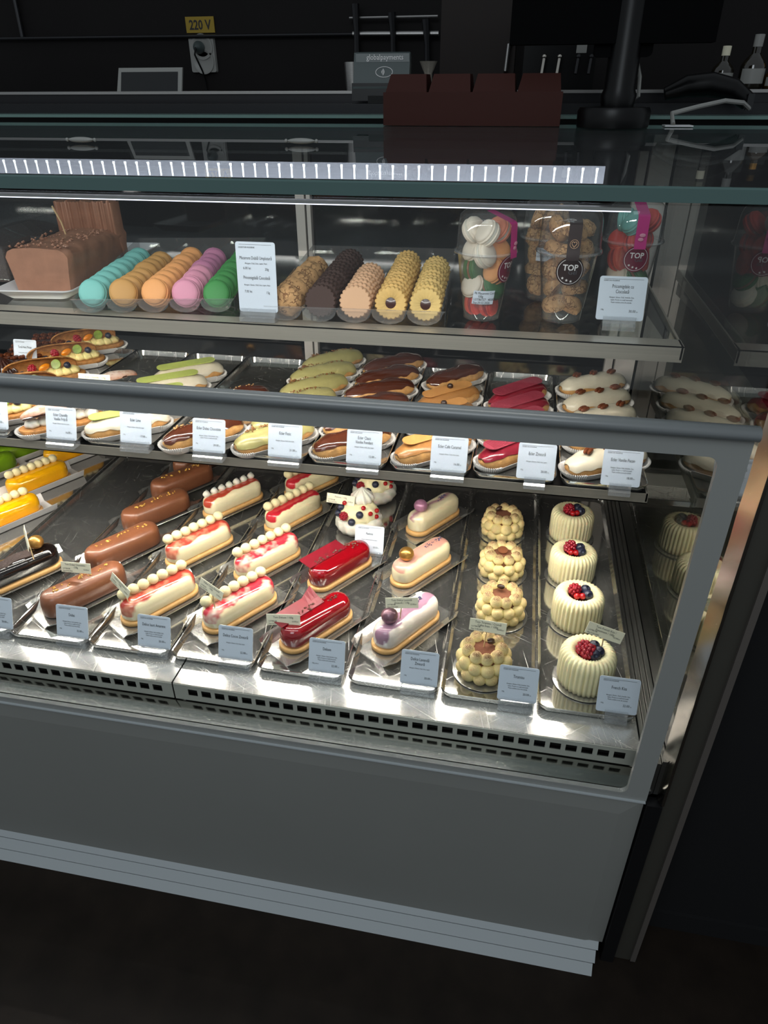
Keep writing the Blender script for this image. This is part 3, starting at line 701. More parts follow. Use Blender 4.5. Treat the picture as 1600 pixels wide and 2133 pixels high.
# lavender bars
for i, (y, gm, bm) in enumerate(((0.250, 'lav_glaze3', 'purple_pearl'), (0.448, 'lav_glaze2', 'gold'), (0.645, 'lav_glaze', 'lilac_pearl'))):
    t = mono('lavender_bar', gm, (-0.152, y, Z), jit(2), ('cream glazed bar with mauve ball and lavender buds, '+nth(i)) if i != 1 else 'pink-topped cream bar with a gold ball, second from the front', 'dessert', 'lavender bars')
    obj('chocolate_ball', BALL[bm], parent=t, loc=(-0.038, 0.002, 0.0575))
    rnd = random.Random(i); crumbs([(0.012+0.03*rnd.random()*(1.5 if i == 1 else 1), 0.003+rnd.uniform(-.004, .004), 0.0468) for _ in range(26)], 0.0024, 'lavender', 'lavender_buds', t, i)
# red bars with a curved plaque
for i, y in enumerate((0.220, 0.405)):
    t = mono('red_glazed_bar', 'red_glaze', (-0.319, y, Z), jit(1), 'glossy deep red bar with red plaque and cocoa nibs, '+('front one' if i == 0 else 'behind the front one'), 'dessert', 'red glazed bars')
    m = MB(); n = 12; top = []
    for k in range(n+1):
        x = -0.066+0.088*k/n; up = (0.012*max(0, (x-0.0)/0.022) if i == 0 else 0.0)
        top.append([(x, 0.0035, 0.0478), (x, 0.018, 0.0490+0.2*up), (x, 0.034+0.4*up, 0.0505+up)])
    rings = [a+[(p[0], p[1], p[2]-0.0014) for p in a[::-1]] for a in top]
    obj('red_plaque', m.loft(rings), 'ruby', t, smooth=False)
    rnd = random.Random(30+i)
    crumbs([(rnd.uniform(-.05, .03), 0.006+rnd.uniform(-.003, .008), 0.0492) for _ in range(34)]+[(rnd.uniform(.028, .05), rnd.uniform(-.006, .008), 0.0472) for _ in range(12)], 0.0030, 'cocoanib', 'cocoa_nibs', t, i)
# milk chocolate bars, long, without biscuit
for i, y in enumerate((0.232, 0.388, 0.545, 0.690, 0.815)):
    t = mono('milk_chocolate_bar', 'milkchoc', (-0.806, y, Z), jit(2), 'matt milk chocolate bar sprinkled with pistachio, '+nth(i), 'dessert', 'milk chocolate bars', False, 1.0, 0.043, 0.047)
    rnd = random.Random(50+i); pts = []
    for c in (-0.045, -0.028, -0.002, 0.012, 0.032, 0.045):
        for _ in range(4): pts.append((c+rnd.uniform(-.006, .006), rnd.uniform(-.006, .006), 0.0453))
    crumbs(pts, 0.0034, 'nut', 'pistachio_bits', t, i)
# black glazed bar with a gold ball
t = mono('black_glazed_bar', 'blackchoc', (-0.975, 0.270, Z), ANG, 'glossy black chocolate bar topped with gold ball', 'dessert', None)
obj('chocolate_ball', BALL['gold'], parent=t, loc=(0.038, 0.004, 0.0585))
obj('cocoa_wafer', MB().loft([[(-0.06+0.012*k, -0.012+0.003*math.sin(k*1.7), 0.0465+0.003*noise.noise((k*.6, 0, 0))), (-0.06+0.012*k, 0.010+0.003*math.cos(k*1.3), 0.0475+0.003*noise.noise((k*.6, 3, 0))), (-0.06+0.012*k, 0.010+0.003*math.cos(k*1.3), 0.0457), (-0.06+0.012*k, -0.012+0.003*math.sin(k*1.7), 0.0447)] for k in range(8)]), 'crumb_choc', t)
# yellow and green bars on long cream boards
for i, (px, py, gm) in enumerate(((12, 1068, 'yellow_glaze'), (78, 995, 'yellow_glaze'), (150, 935, 'yellow_glaze'), (-30, 975, 'green_glaze'), (50, 930, 'green_glaze'))):
    q = on_z(px, py, Z+0.028); yel = gm == 'yellow_glaze'
    t = thing('yellow_glazed_bar' if yel else 'green_glazed_bar', (q.x, q.y, Z+0.0005), R(62), ('bright yellow glazed bar with white balls, '+nth(i)) if yel else ('bright lime green glazed bar, '+('near one' if i == 3 else 'far one')), 'dessert', 'yellow glazed bars' if yel else 'green glazed bars'); t.scale = (1.17, 1.17, 1.1)
    m = MB().loft([[(-0.09, y, z), (0.09, y, z)][::1]+[(0.09, y, z-0.001), (-0.09, y, z-0.001)] for y, z in ((-0.034, 0.018), (-0.026, 0.001), (0.026, 0.001), (0.034, 0.018))])
    obj('cake_board', m, 'paper', t, smooth=False)
    obj('biscuit_base', BISC, parent=t); key = (gm, 'y')
    if key not in BODY: BODY[key] = bar_body(0.136, 0.044, 0.036, 0.0100, gm)
    obj('glaze', BODY[key], parent=t)
    if yel:
        for k in range(7): obj('coconut_pearl', PEARL, parent=t, loc=(-0.052+0.0164*k, 0.0085, 0.0525))

# berries
def raspberry_mesh(r=0.0095):
    m = MB()
    for row, (ph, k) in enumerate(((-60, 6), (-25, 9), (12, 10), (45, 7), (78, 4))):
        for j in range(k):
            a = 2*math.pi*(j+0.5*(row % 2))/k; p = R(ph)
            m.sphere((r*0.8*math.cos(p)*math.cos(a), r*0.8*math.cos(p)*math.sin(a), r*0.95*math.sin(p)), r*0.30, 7, 5)
    m.sphere((0, 0, 0), r*0.8, 10, 7); return m.mesh('raspberry', 'raspberry')
RASP = raspberry_mesh()
BLUE = MB().lathe([(0.001, -0.0075), (0.005, -0.006), (0.0077, -0.002), (0.0078, 0.002), (0.0055, 0.0058), (0.0034, 0.0068), (0.0030, 0.0074), (0.0022, 0.0056), (0.0004, 0.0052)], 16).mesh('blueberry', 'blueberry')
CURR = MB().sphere((0, 0, 0), 0.0050, 12, 8).mesh('redcurrant', 'currant')
# fluted cakes with berries
def fluted():
    n = 216; H = 0.070; prof = [(0.040, 0.0), (0.0445, 0.003), (0.0462, 0.012), (0.0462, 0.050), (0.0450, 0.060), (0.0405, 0.0672), (0.034, 0.0702), (0.027, 0.0690), (0.0225, 0.0645), (0.021, 0.060)]
    def mod(a, z):
        k = abs(math.sin(a*17 + 2.0*z)); return 1+0.085*(k**0.7-0.6)*(1 if z < 0.055 else 1.1)
    return MB().lathe(prof, n, mod=mod, cap1=False).lathe([(0.022, 0.0605), (0.0008, 0.0615)], 24, cap0=False, mi=1).mesh('piped_cream', ['cream', 'jelly'], True, 75)
FLU = fluted()
DISC = MB().lathe([(0.0525, 0.0), (0.0535, 0.0012), (0.052, 0.0016)], 40).mesh('cake_disc', 'foil', True)
RIM = MB().lathe([(0.0530, 0.001), (0.0545, 0.012), (0.0550, 0.012), (0.0535, 0.001)], 40, cap0=False, cap1=False).mesh('acetate_collar', 'plastic', True)
def berry_cake(i, y, x):
    t = thing('fluted_berry_cake', (x, y, Z), R(random.uniform(-20, 20)), 'round cream cake with vertical flutes and berries, '+nth(i), 'cake', 'fluted berry cakes')
    obj('cake_disc', DISC, parent=t); obj('piped_cream', FLU, parent=t, loc=(0, 0, 0.0016))
    z = 0.070
    rnd = random.Random(i)
    obj('raspberry', RASP, parent=t, loc=(-0.010, 0.003, z+0.003), rot=(0.5, -0.4, rnd.random()*3), scale=1.28)
    if i == 0: obj('raspberry', RASP, parent=t, loc=(-0.006, -0.008, z+0.004), rot=(0.2, 0.3, 1), scale=1.28)
    obj('blueberry', BLUE, parent=t, loc=(0.010, 0.006, z+0.002), rot=(0.3, 0.4, 0), scale=1.28); obj('blueberry', BLUE, parent=t, loc=(0.013, -0.008, z+0.001), rot=(0.9, 0.3, 0), scale=1.28)
    if i == 0: obj('blueberry', BLUE, parent=t, loc=(0.003, -0.015, z+0.001), rot=(0.9, -0.3, 0), scale=1.28)
    obj('redcurrant', CURR, parent=t, loc=(-0.007, -0.013, z), scale=1.28); obj('redcurrant', CURR, parent=t, loc=(0.003, -0.013 if i else -0.004, z+0.001+(0 if i else 0.006)), scale=1.28)
    return t
for i, (x, y) in enumerate(((0.172, 0.180), (0.164, 0.338), (0.160, 0.482), (0.164, 0.640))):
    t = berry_cake(i, y, x)
    if i == 3: obj('raspberry_stain', MB().sphere((-0.034, -0.034, 0.006), (0.009, 0.006, 0.006), 10, 6), 'currant', t)
# cocoa-dusted round cakes of piped blobs
BLOB = MB().lathe([(0.001, -0.009), (0.007, -0.008), (0.0108, -0.003), (0.0112, 0.002), (0.0090, 0.0075), (0.0055, 0.0108), (0.0018, 0.0126)], 16).mesh('cream_blob', 'blob', True, 80)
BLOB2 = BLOB.copy(); BLOB2.materials[0] = M['blob_side']
CORE = MB().lathe([(0.032, 0.0), (0.033, 0.004), (0.033, 0.048), (0.030, 0.050), (0.001, 0.0505)], 32, mi=0).mesh('cocoa_centre', 'cocoa')
BEAN = MB().sphere((0, 0.0016, 0), (0.0065, 0.0028, 0.0036), 12, 8).sphere((0, -0.0016, 0), (0.0065, 0.0028, 0.0036), 12, 8).mesh('coffee_bean', 'bean')
for i, (px, py) in enumerate(((1012, 1410), (1038, 1285), (1037, 1202), (1045, 1125))):
    q = on_z(px, py, Z); y = (0.172, 0.330, 0.470, 0.625)[i]; x = (-0.002, 0.020, 0.016, 0.010)[i]
    t = thing('tiramisu_cake', (x, y, Z), R(random.uniform(0, 60)), 'round cake of cream blobs dusted with cocoa, '+nth(i), 'cake', 'cocoa-dusted round cakes')
    obj('cake_disc', DISC, parent=t); obj('cocoa_centre', CORE, parent=t, loc=(0, 0, 0.0016))
    rnd = random.Random(70+i)
    for row, (rad, z, k, s) in enumerate(((0.0355, 0.013, 11, 1.15), (0.0360, 0.032, 11, 1.12), (0.0290, 0.051, 9, 1.05))):
        for j in range(k):
            a = 2*math.pi*(j+0.5*(row % 2))/k+rnd.uniform(-.05, .05)
            ca, sa = math.cos(a), math.sin(a); tilt = (1.15, 0.75, 0.15)[row]
            o = obj('cream_blob', BLOB if row == 2 else BLOB2, parent=t, loc=(rad*ca, rad*sa, z), rot=(0, tilt, a), scale=s*rnd.uniform(.93, 1.07)); o.rotation_euler = (Matrix.Rotation(a, 4, 'Z') @ Matrix.Rotation(tilt, 4, 'Y')).to_euler()
    if i == 2: obj('chocolate_coin', MB().lathe([(0.010, 0), (0.0105, 0.001), (0.010, 0.003)], 20), 'milkchoc', t, loc=(0, 0.002, 0.056), rot=(0.2, 0, 0))
    else: obj('coffee_bean', BEAN, parent=t, loc=(0.010*math.cos(i), 0.008, 0.062), rot=(0.7, 0.4, 0.6+i), scale=1.25)
# meringues
def meringue(i, loc):
    t = thing('pavlova', loc, 0, 'white meringue nest with berries, '+('beside its price card' if i == 0 else 'behind the flagged one'), 'dessert', 'meringues with berries'); t.scale = (1.1,)*3
    obj('meringue_nest', MB().lathe([(0.030, 0), (0.044, 0.004), (0.049, 0.014), (0.050, 0.022), (0.047, 0.030), (0.040, 0.034), (0.001, 0.035)], 90, mod=lambda a, z: 1+0.03*math.sin(a*14+z*160)+0.02*math.sin(z*520)), 'white_cream', t, ang=80)
    obj('cream', MB().lathe([(0.040, 0.030), (0.041, 0.040), (0.036, 0.052), (0.028, 0.062), (0.001, 0.064)], 60, mod=lambda a, z: 1+0.05*math.sin(a*9+z*120)), 'cream', t, ang=80)
    obj('meringue_kiss', MB().lathe([(0.020, 0), (0.024, 0.006), (0.022, 0.014), (0.014, 0.022), (0.006, 0.028), (0.001, 0.033)], 72, mod=lambda a, z: 1+0.10*math.sin(a*10+z*110)), 'white_cream', t, loc=(0.006, 0.008, 0.062), ang=80)
    for a, zz, me in ((235, .046, RASP), (205, .056, BLUE), (285, .054, BLUE), (200, .040, BLUE), (262, .038, BLUE), (320, .052, CURR), (340, .040, CURR), (300, .066, CURR), (180, .058, CURR), (350, .05, CURR), (215, .068, CURR)):
        r = 0.043-max(0, zz-0.045)*0.5
        obj(me.name.split('.')[0], me, parent=t, loc=(r*math.cos(R(a)), r*math.sin(R(a)), zz), rot=(R(a), 0.4, 0))
    return t
meringue(0, (-0.319, 0.590, Z)); meringue(1, (-0.312, 0.735, Z))
# flags
def fl0(px, py, y, *a, **k):
    p = on_y(px, py, y); return flag(tuple(p), *a, **k)
fl0(180, 1213, 0.232, 0.036, ['Tom Dubai Chocolate /', '120g'], 'cream flag stuck in the front milk chocolate bar', 0.05, -0.35, 1.05)
fl0(273, 1262, 0.175, 0.040, ['Delice Iaurt Amarene', '120g'], 'cream flag stuck in the front amber-streaked bar', -0.5, -0.5, 0.95, 20)
fl0(447, 1262, 0.190, 0.040, ['Delice Cocos Zmeur\u0103', '120g'], 'cream flag stuck in the front raspberry-streaked bar', -0.38, 0.0, 0.95, 14)
fl0(608, 1322, 0.175, 0.036, ['Tom Deluxe / 100g'], 'cream flag stuck in the front red bar', 0.1, -0.35, 1.05, -2)
fl0(832, 1292, 0.225, 0.042, ['Tom Delice Lavand\u0103', 'Zmeur\u0103 / 110g'], 'cream flag stuck in the front lavender bar', 0.12, 0.1, 1.0, -4)
fl0(1008, 1340, 0.175, 0.040, ['Tom Tiramisu / Crem\u0103', 'Cafea Evan. / 100g'], 'cream flag stuck in the front cocoa-dusted cake', 0.0, 0.1, 1.05, 3)
fl0(1254, 1345, 0.185, 0.030, ['Tom French Kiss /', 'Eveniment / 100g'], 'cream flag stuck in the front fluted cake', 0.0, 0.0, 1.05, 16)
fl0(716, 1068, 0.575, 0.036, ['Pavlova / 110g'], 'cream flag stuck in the meringue', 0.0, -0.15, 1.1, 4)
fl0(67, 1155, 0.262, 0.036, ['Tom Heaven'], 'cream flag stuck in the black glazed bar', -0.9, -0.2, 0.9, 30)

# ================================================================ ECLAIRS (middle shelf)
def loaf_pt(u, th, L, Wd, H, off=0.0, warp=0.0):
    s = max(0.0, 1-abs(u)**3.4)**(1/2.1); zc = 0.42*H
    y = (Wd/2+off)*s*math.cos(th); sn = math.sin(th)
    z = zc+(H-zc+off)*s*sn if sn > 0 else zc-zc*s*abs(sn)**0.7
    x = u*(L/2+off); n = warp*noise.noise((x*45, y*45, z*45))
    return (x, y+n+0.006*math.sin(u*1.6)*0.4, z+n)
def loaf(L, Wd, H, warp=0.0025, nu=26, nv=22):
    us = [math.sin(math.pi/2*(-1+2*i/nu)) for i in range(nu+1)]
    return MB().loft([[loaf_pt(u, 2*math.pi*j/nv, L, Wd, H, 0, warp) for j in range(nv)] for u in us])
def glaze_cap(L, Wd, H, warp=0.0025, off=0.0014, t0=12, wav=10, nu=34, nv=16, seed=0, ulim=0.97):
    rings = []
    for i in range(nu+1):
        u = ulim*math.sin(math.pi/2*(-1+2*i/nu)); a = R(t0)+R(wav)*noise.noise((u*4, seed*3.3, 0)); b = R(180-t0)+R(wav)*noise.noise((u*4, seed*3.3+7, 0))
        rg = [loaf_pt(u, a+(b-a)*j/nv, L, Wd, H, off, warp) for j in range(nv+1)]
        inn = [loaf_pt(u, a+(b-a)*j/nv, L, Wd, H, -0.001, warp) for j in range(nv+1)]
        rings.append(rg+inn[::-1])
    return MB().loft(rings)
def paper_case(L, Wd, h, seed=0):
    m = MB(); base = stadium(L, Wd, 50); rnd = random.Random(seed); n = len(base)
    r0, r1, r2 = [], [], []
    for k, (x, y) in enumerate(base):
        l = math.hypot(max(0, abs(x)-(L-Wd)/2), y) or 1; nx, ny = (max(0, abs(x)-(L-Wd)/2)*(1 if x > 0 else -1))/l, y/l
        zz = 1 if k % 2 else -1; hv = h*(1+0.25*noise.noise((x*25, y*25, seed*2.0)))
        r0.append((x*0.94, y*0.9, 0.0006)); o1 = 0.0012+0.0011*zz; o2 = 0.0040+0.0022*zz+0.003*noise.noise((x*18, y*18, seed*5.0))
        r1.append((x+nx*o1, y+ny*o1, hv*0.5)); r2.append((x+nx*o2, y+ny*o2, hv))
    inn = [[(x*0.99, y*0.985, z+0.0003) for x, y, z in r] for r in (r2, r1, r0)]
    return m.loft([r0, r1, r2]+inn).mesh('paper_case', 'paper', True, 25)
EL, EW, EH = 0.164, 0.055, 0.042
CHX = [loaf(EL, EW, EH).mesh('choux_bun', 'choux', True, 80), loaf(EL, EW, EH).mesh('choux_bun', 'choux_dark', True, 80)]
PAP = [paper_case(0.168, 0.054, 0.0145, s) for s in range(3)]
CAPS = {}
def cap(mat, t0=14, wav=14, seed=0, off=0.0014):
    k = (mat, t0, seed)
    if k not in CAPS: CAPS[k] = glaze_cap(EL, EW, EH, off=off, t0=t0, wav=wav, seed=seed).mesh('fondant', mat, True, 70)
    return CAPS[k]
def plaque(L, Wd, mat, th=0.0016, bow=0.0, ridges=0):
    m = MB(); n = 16; rings = []
    o = stadium(L, Wd, 10)
    f = lambda x: bow*(1-(2*x/L)**2)
    m.loft([[(x, y, f(x)) for x, y in o], [(x, y, f(x)+th) for x, y in o]])
    if ridges:
        for k in range(ridges):
            y = -Wd*0.36+Wd*0.72*k/(ridges-1); m.box(-L*0.42, L*0.42, y-0.0004, y+0.0004, th*0.9, th+0.0005)
    return m.mesh('plaque', mat, False)
PL = {'lim': plaque(0.135, 0.027, 'lime_plaque'), 'car': plaque(0.128, 0.028, 'caramel_plaque'), 'zme': plaque(0.140, 0.031, 'rasp_plaque', ridges=9)}
PECAN = MB().sphere((0, 0.0028, 0), (0.0105, 0.0036, 0.0040), 12, 8).sphere((0, -0.0028, 0), (0.0105, 0.0036, 0.0040), 12, 8).mesh('pecan_half', 'pecan')
TRUF = MB().lathe([(0.004, 0), (0.0062, 0.002), (0.0062, 0.006), (0.0045, 0.0085), (0.001, 0.009)], 14).mesh('coffee_truffle', 'bean')
EA = R(40)
def eclair(nm, loc, rz, label, group, mat, kind, seed, choux=0, glaze=True):
    t = thing(nm, loc, rz, label, 'eclair', group)
    obj('paper_case', PAP[seed % 3], parent=t)
    obj('choux_bun', CHX[choux], parent=t, loc=(0, 0, 0.001))
    if glaze: obj('fondant', cap(mat, {'pis': 4, 'pec': 8, 'lim': 8}.get(kind, 22), 16, seed % 3), parent=t, loc=(0, 0, 0.001))
    rnd = random.Random(seed*13+5)
    if kind == 'pec':
        for k, x in enumerate((-0.042, 0.0, 0.042)): obj('pecan_half', PECAN, parent=t, loc=(x, rnd.uniform(-.003, .004), 0.0470), rot=(0, 0, rnd.uniform(-.3, .9)), scale=1.2)
    elif kind in ('pis', 'dub'):
        pts = [(rnd.gauss(-.045 if k % 3 == 0 else rnd.uniform(-.055, .055), .006), rnd.gauss(0.004, .004), 0) for k in range(46 if kind == 'pis' else 40)]
        pts = [(x, y, 0.0458-abs(x/0.082)**3.4*0.012-abs(y)*0.10) for x, y, z in pts]
        crumbs(pts, 0.0032, 'nut_brown' if kind == 'pis' else 'hazel', 'nut_crumbs', t, seed)
    elif kind in PL:
        obj('plaque', PL[kind], parent=t, loc=(-0.002, 0.002, 0.0452), rot=(0.12, 0, R(2)))
        if kind == 'car': obj('coffee_truffle', TRUF, parent=t, loc=(0.005, 0.002, 0.0468))
    return t
def column(nm, x, ys, what, group, mat, kind, choux=0, ang=EA):
    for i, y in enumerate(ys):
        eclair(nm, (x+random.uniform(-.004, .004), y, T1Z), ang+R(random.uniform(-4, 4)), what+', '+nth(i), group, mat, kind, i+int(abs(x)*100), choux)
column('pecan_eclair', 0.182, (0.412, 0.515, 0.600, 0.690, 0.790), 'white iced eclair topped with pecans', 'white pecan eclairs', 'white_glaze', 'pec', ang=R(30))
column('raspberry_eclair', 0.018, (0.425, 0.522, 0.603, 0.685), 'raspberry-red eclair with ridged red plaque', 'raspberry-red eclairs', 'rasp_glaze', 'zme', ang=R(44))
column('caramel_eclair', -0.132, (0.410, 0.545, 0.640), 'caramel eclair with caramel plaque', 'caramel eclairs', 'caramel_glaze', 'car', ang=R(42))
eclair('chocolate_eclair', (-0.128, 0.780, T1Z), R(46), 'single dark chocolate eclair standing behind the caramel ones', None, 'choc_glaze', 'cla', 3)
column('chocolate_eclair', -0.283, (0.408, 0.495, 0.580, 0.665, 0.750, 0.835), 'plain chocolate fondant eclair', 'plain chocolate eclairs', 'choc_glaze', 'cla', ang=R(36))
column('pistachio_eclair', -0.434, (0.400, 0.487, 0.573, 0.660, 0.747, 0.835), 'pistachio green eclair sprinkled with nuts', 'pistachio green eclairs', 'pist_glaze', 'pis', ang=R(41))
column('nutty_chocolate_eclair', -0.580, (0.392, 0.560), 'chocolate eclair with chopped nuts', 'nut-sprinkled chocolate eclairs', 'choc_glaze', 'dub', ang=R(42))
column('lime_eclair', -0.744, (0.405, 0.522, 0.605, 0.690), 'white iced eclair with lime green plaque', 'lime plaque eclairs', 'white_glaze', 'lim', ang=R(40))
# split eclairs: fruit and whipped cream
HALF = MB()
us = [math.sin(math.pi/2*(-1+2*i/24)) for i in range(25)]
HALF.loft([[(lambda p: (p[0], p[1], min(p[2], 0.020+0.002*noise.noise((p[0]*50, p[1]*50, 0)))))(loaf_pt(u, 2*math.pi*j/22, EL, EW, EH, 0, 0.0025)) for j in range(22)] for u in us])
HALFM = HALF.mesh('choux_base', 'choux_dark', True, 60)
LID = glaze_cap(EL, EW, EH, off=0.0004, t0=20, wav=8, seed=4).xf(Matrix.Translation((0, 0, -0.020))).mesh('choux_lid', 'choux_dark', True, 60)
LIDS = glaze_cap(EL, EW, EH, off=0.0004, t0=20, wav=8, seed=6).xf(Matrix.Translation((0, 0, -0.030))).mesh('choux_lid', 'sugar', True, 60)
def rope(n, L, r, mat, nm):
    m = MB()
    for k in range(n):
        x = -L/2+L*k/(n-1); m.lathe([(0.001, -0.006), (r*0.9, -0.003), (r, 0.002), (r*0.75, 0.008), (r*0.3, 0.012), (0.0005, 0.014)], 30, c=(x, 0.003*math.sin(k*2), 0), mod=lambda a, z: 1+0.08*math.sin(a*6+z*200))
    return m.mesh(nm, mat, True, 70)
ROPE = rope(8, 0.112, 0.0155, 'yellow_cream', 'piped_custard'); CHAN = rope(6, 0.110, 0.0150, 'white_cream', 'whipped_cream')
KIWI = MB().lathe([(0.001, -0.002), (0.011, -0.002), (0.0118, 0.0), (0.011, 0.002), (0.001, 0.0022)], 18).mesh('kiwi_slice', 'kiwi')
MAND = MB().sphere((0, 0, 0), (0.0145, 0.0065, 0.0085), 14, 9).mesh('mandarin_segment', 'mandarin')
for i, (px, py) in enumerate(((18, 872), (62, 830), (92, 778), (145, 742), (178, 705))):
    q = on_z(px, py, T1Z+0.024); x = -1.035-0.012*i; y = (0.400, 0.520, 0.620, 0.728, 0.845)[i]
    t = thing('fruit_eclair', (x, y, T1Z), R(38), 'split eclair of custard, kiwi, mandarin and raspberry, '+nth(i), 'eclair', 'fruit eclairs')
    obj('paper_case', PAP[i % 3], parent=t); obj('choux_base', HALFM, parent=t); obj('piped_custard', ROPE, parent=t, loc=(0, 0, 0.024))
    obj('choux_lid', LID, parent=t, loc=(-0.012, 0.019, 0.034), rot=(R(-62), 0, R(3)))
    obj('raspberry', RASP, parent=t, loc=(-0.030, -0.004, 0.043), rot=(.5, .3, i)); obj('mandarin_segment', MAND, parent=t, loc=(-0.004, -0.004, 0.043), rot=(0.5, -0.2, 0.5))
    obj('kiwi_slice', KIWI, parent=t, loc=(0.022, 0.000, 0.045), rot=(R(60), 0, R(-25))); obj('blueberry', BLUE, parent=t, loc=(0.045, -0.006, 0.041), rot=(.6, .3, 0)); obj('blueberry', BLUE, parent=t, loc=(-0.052, -0.012, 0.036), rot=(.8, -.3, 0))
for i, (x, y) in enumerate(((-0.880, 0.395), (-0.872, 0.545))):
    t = thing('cream_eclair', (x, y, T1Z), R(40), 'split eclair of whipped cream under sugared lid, '+('front one' if i == 0 else 'with the cream flag'), 'eclair', 'whipped cream eclairs')
    obj('paper_case', PAP[i], parent=t); obj('choux_base', HALFM, parent=t); obj('whipped_cream', CHAN, parent=t, loc=(0, 0, 0.024))
    obj('choux_lid', LIDS, parent=t, loc=(0, 0.004, 0.052), rot=(R(-8), R(-4), 0), scale=(0.92, 0.9, 0.8))
    obj('vanilla_stick', MB().tube([(-0.07, -0.015, 0.043), (-0.02, -0.019, 0.047), (0.05, -0.014, 0.055)], 0.0022, 7), 'darkchoc', t)
q = on_y(203, 815, 0.500); flag(tuple(q), 0.026, ['L. Ecler Chantilly / 100g'], 'white flag in the rear whipped cream eclair', 0.1, 0.0, 1.15, 2)
q = on_y(856, 862, 0.545); flag(tuple(q), 0.002, ['Ecler Caramel'], 'small cream flag behind the rail at the caramel eclairs', 0, 0, 0.7, -10)
q = on_y(1034, 880, 0.530); flag(tuple(q), 0.002, ['Ecler Zmeur\u0103'], 'small cream flag behind the rail at the raspberry eclairs', 0, 0, 0.7, -10)
# dark pecan tarts and a chocolate rosette at the far left
for i in range(4):
    x, y = -1.205+0.004*i, 0.62+0.085*i
    t = thing('pecan_tart', (x, y, T1Z), R(28), 'dark glazed bar covered in whole pecans, '+nth(i), 'tart', 'dark pecan tarts')
    obj('tart_base', stad_loft(MB(), 0.15, 0.060, [(0.002, 0.001), (0, 0.004), (0.001, 0.026), (0.006, 0.030)], 8, 0.001), 'darkchoc', t)
    for k in range(7):
        for r_ in (-1, 1): obj('pecan_half', PECAN, parent=t, loc=(-0.054+0.018*k, 0.014*r_, 0.032), rot=(0.2*r_, 0.15, R(70)), scale=1.25)
q = on_z(12, 782, T1Z+0.02)
t = thing('chocolate_rosette', (q.x, q.y, T1Z), 0, 'dark chocolate rosette cupcake at the frame edge', 'cake')
obj('paper_case', MB().lathe([(0.022, 0), (0.030, 0.022), (0.0305, 0.022), (0.0225, 0.0)], 80, mod=lambda a, z: 1+0.03*math.sin(a*20)), 'darkchoc', t)
obj('piped_chocolate', MB().lathe([(0.028, 0.018), (0.034, 0.026), (0.031, 0.036), (0.022, 0.048), (0.011, 0.057), (0.001, 0.064)], 120, mod=lambda a, z: 1+0.10*math.sin(a*15+z*60)), 'darkchoc', t, ang=80)

# ================================================================ UPPER SHELF
# macarons standing in rows in a clear box
def shell_mesh(mat):
    n = 48
    p = [(0.0222, 0.0), (0.0237, 0.0012), (0.0238, 0.0026), (0.0230, 0.0040), (0.0216, 0.0046), (0.0219, 0.0060), (0.0208, 0.0088), (0.0172, 0.0108), (0.009, 0.0119), (0.0006, 0.0122)]
    return MB().lathe(p, n, mod=lambda a, z: 1+(0.035*noise.noise((a*11, z*700, 2)) if z < 0.0042 else 0.004*noise.noise((math.cos(a)*2, math.sin(a)*2, 1)))).mesh('shell', mat, True, 70)
SHELL = {k: shell_mesh(k) for k in ('teal', 'tan', 'orange', 'pink', 'mauve', 'green', 'whiteshell', 'redshell', 'peach', 'darkgreen')}
FILL = {k: MB().lathe([(0.020, -0.0036), (0.0228, -0.0018), (0.0228, 0.0018), (0.020, 0.0036)], 32).mesh('filling', k) for k in ('white_cream', 'cream', 'hazel', 'milkchoc', 'raspberry', 'orange', 'teal')}
def macaron(loc, rot, shell, fill, label, group, sc=1.0, cat='macaron'):
    t = thing('macaron', loc, 0, label, cat, group); t.rotation_euler = rot; t.scale = (sc,)*3
    obj('shell', SHELL[shell], parent=t, loc=(0, 0, 0.0026)); obj('shell', SHELL[shell], parent=t, loc=(0, 0, -0.0026), rot=(math.pi, 0, 0)); obj('filling', FILL[fill], parent=t)
    return t
def clear_box(loc, rz, nch, pitch, L, label):
    t = thing('clear_tray', loc, rz, label, 'plastic box', 'clear plastic boxes'); r = pitch/2*0.99; pts = []
    for c in range(nch):
        x0 = (c-(nch-1)/2)*pitch
        for k in range(9): a = math.pi+math.pi*k/8; pts.append((x0+r*math.cos(a), 0.0008+r*0.62*(1+math.sin(a))))
    o = pts+[(x, z+0.0005) for x, z in pts[::-1]]
    obj('channels', MB().prism(o, 0, L), 'plastic', t)
    w = nch*pitch/2+0.004
    F = MB().loft([[(x, y, z) for x, z in pts+[(w, 0.024), (-w, 0.024)]] for y in (-0.0012, 0.0)]); obj('front_wall', F, 'plastic', t, smooth=False)
    obj('front_rim', MB().box(-w-0.001, w+0.001, -0.004, 0.0, 0.0235, 0.0245), 'plastic', t)
    obj('rear_wall', MB().box(-w, w, L, L+0.0012, 0.0, 0.052), 'plastic', t, smooth=False)
    for s in (-1, 1): obj('side_wall', MB().loft([[(s*w, 0, 0.002), (s*w, L, 0.002), (s*w, L, 0.052), (s*w, 0, 0.024)], [(s*(w+0.0008), 0, 0.002), (s*(w+0.0008), L, 0.002), (s*(w+0.0008), L, 0.052), (s*(w+0.0008), 0, 0.024)]]), 'plastic', t, smooth=False)
    return t
BX1 = (Vector((-0.742, 0.338, S1Z)), R(11)); BX2 = (Vector((-0.262, 0.338, S1Z)), R(3))
clear_box(BX1[0]+Vector((0.13, 0.012, 0)), BX1[1], 5, 0.0535, 0.40, 'clear plastic box of macarons in five colours')
b1 = Matrix.Translation(BX1[0]+Vector((0.13, 0.012, 0))) @ Matrix.Rotation(BX1[1], 4, 'Z')
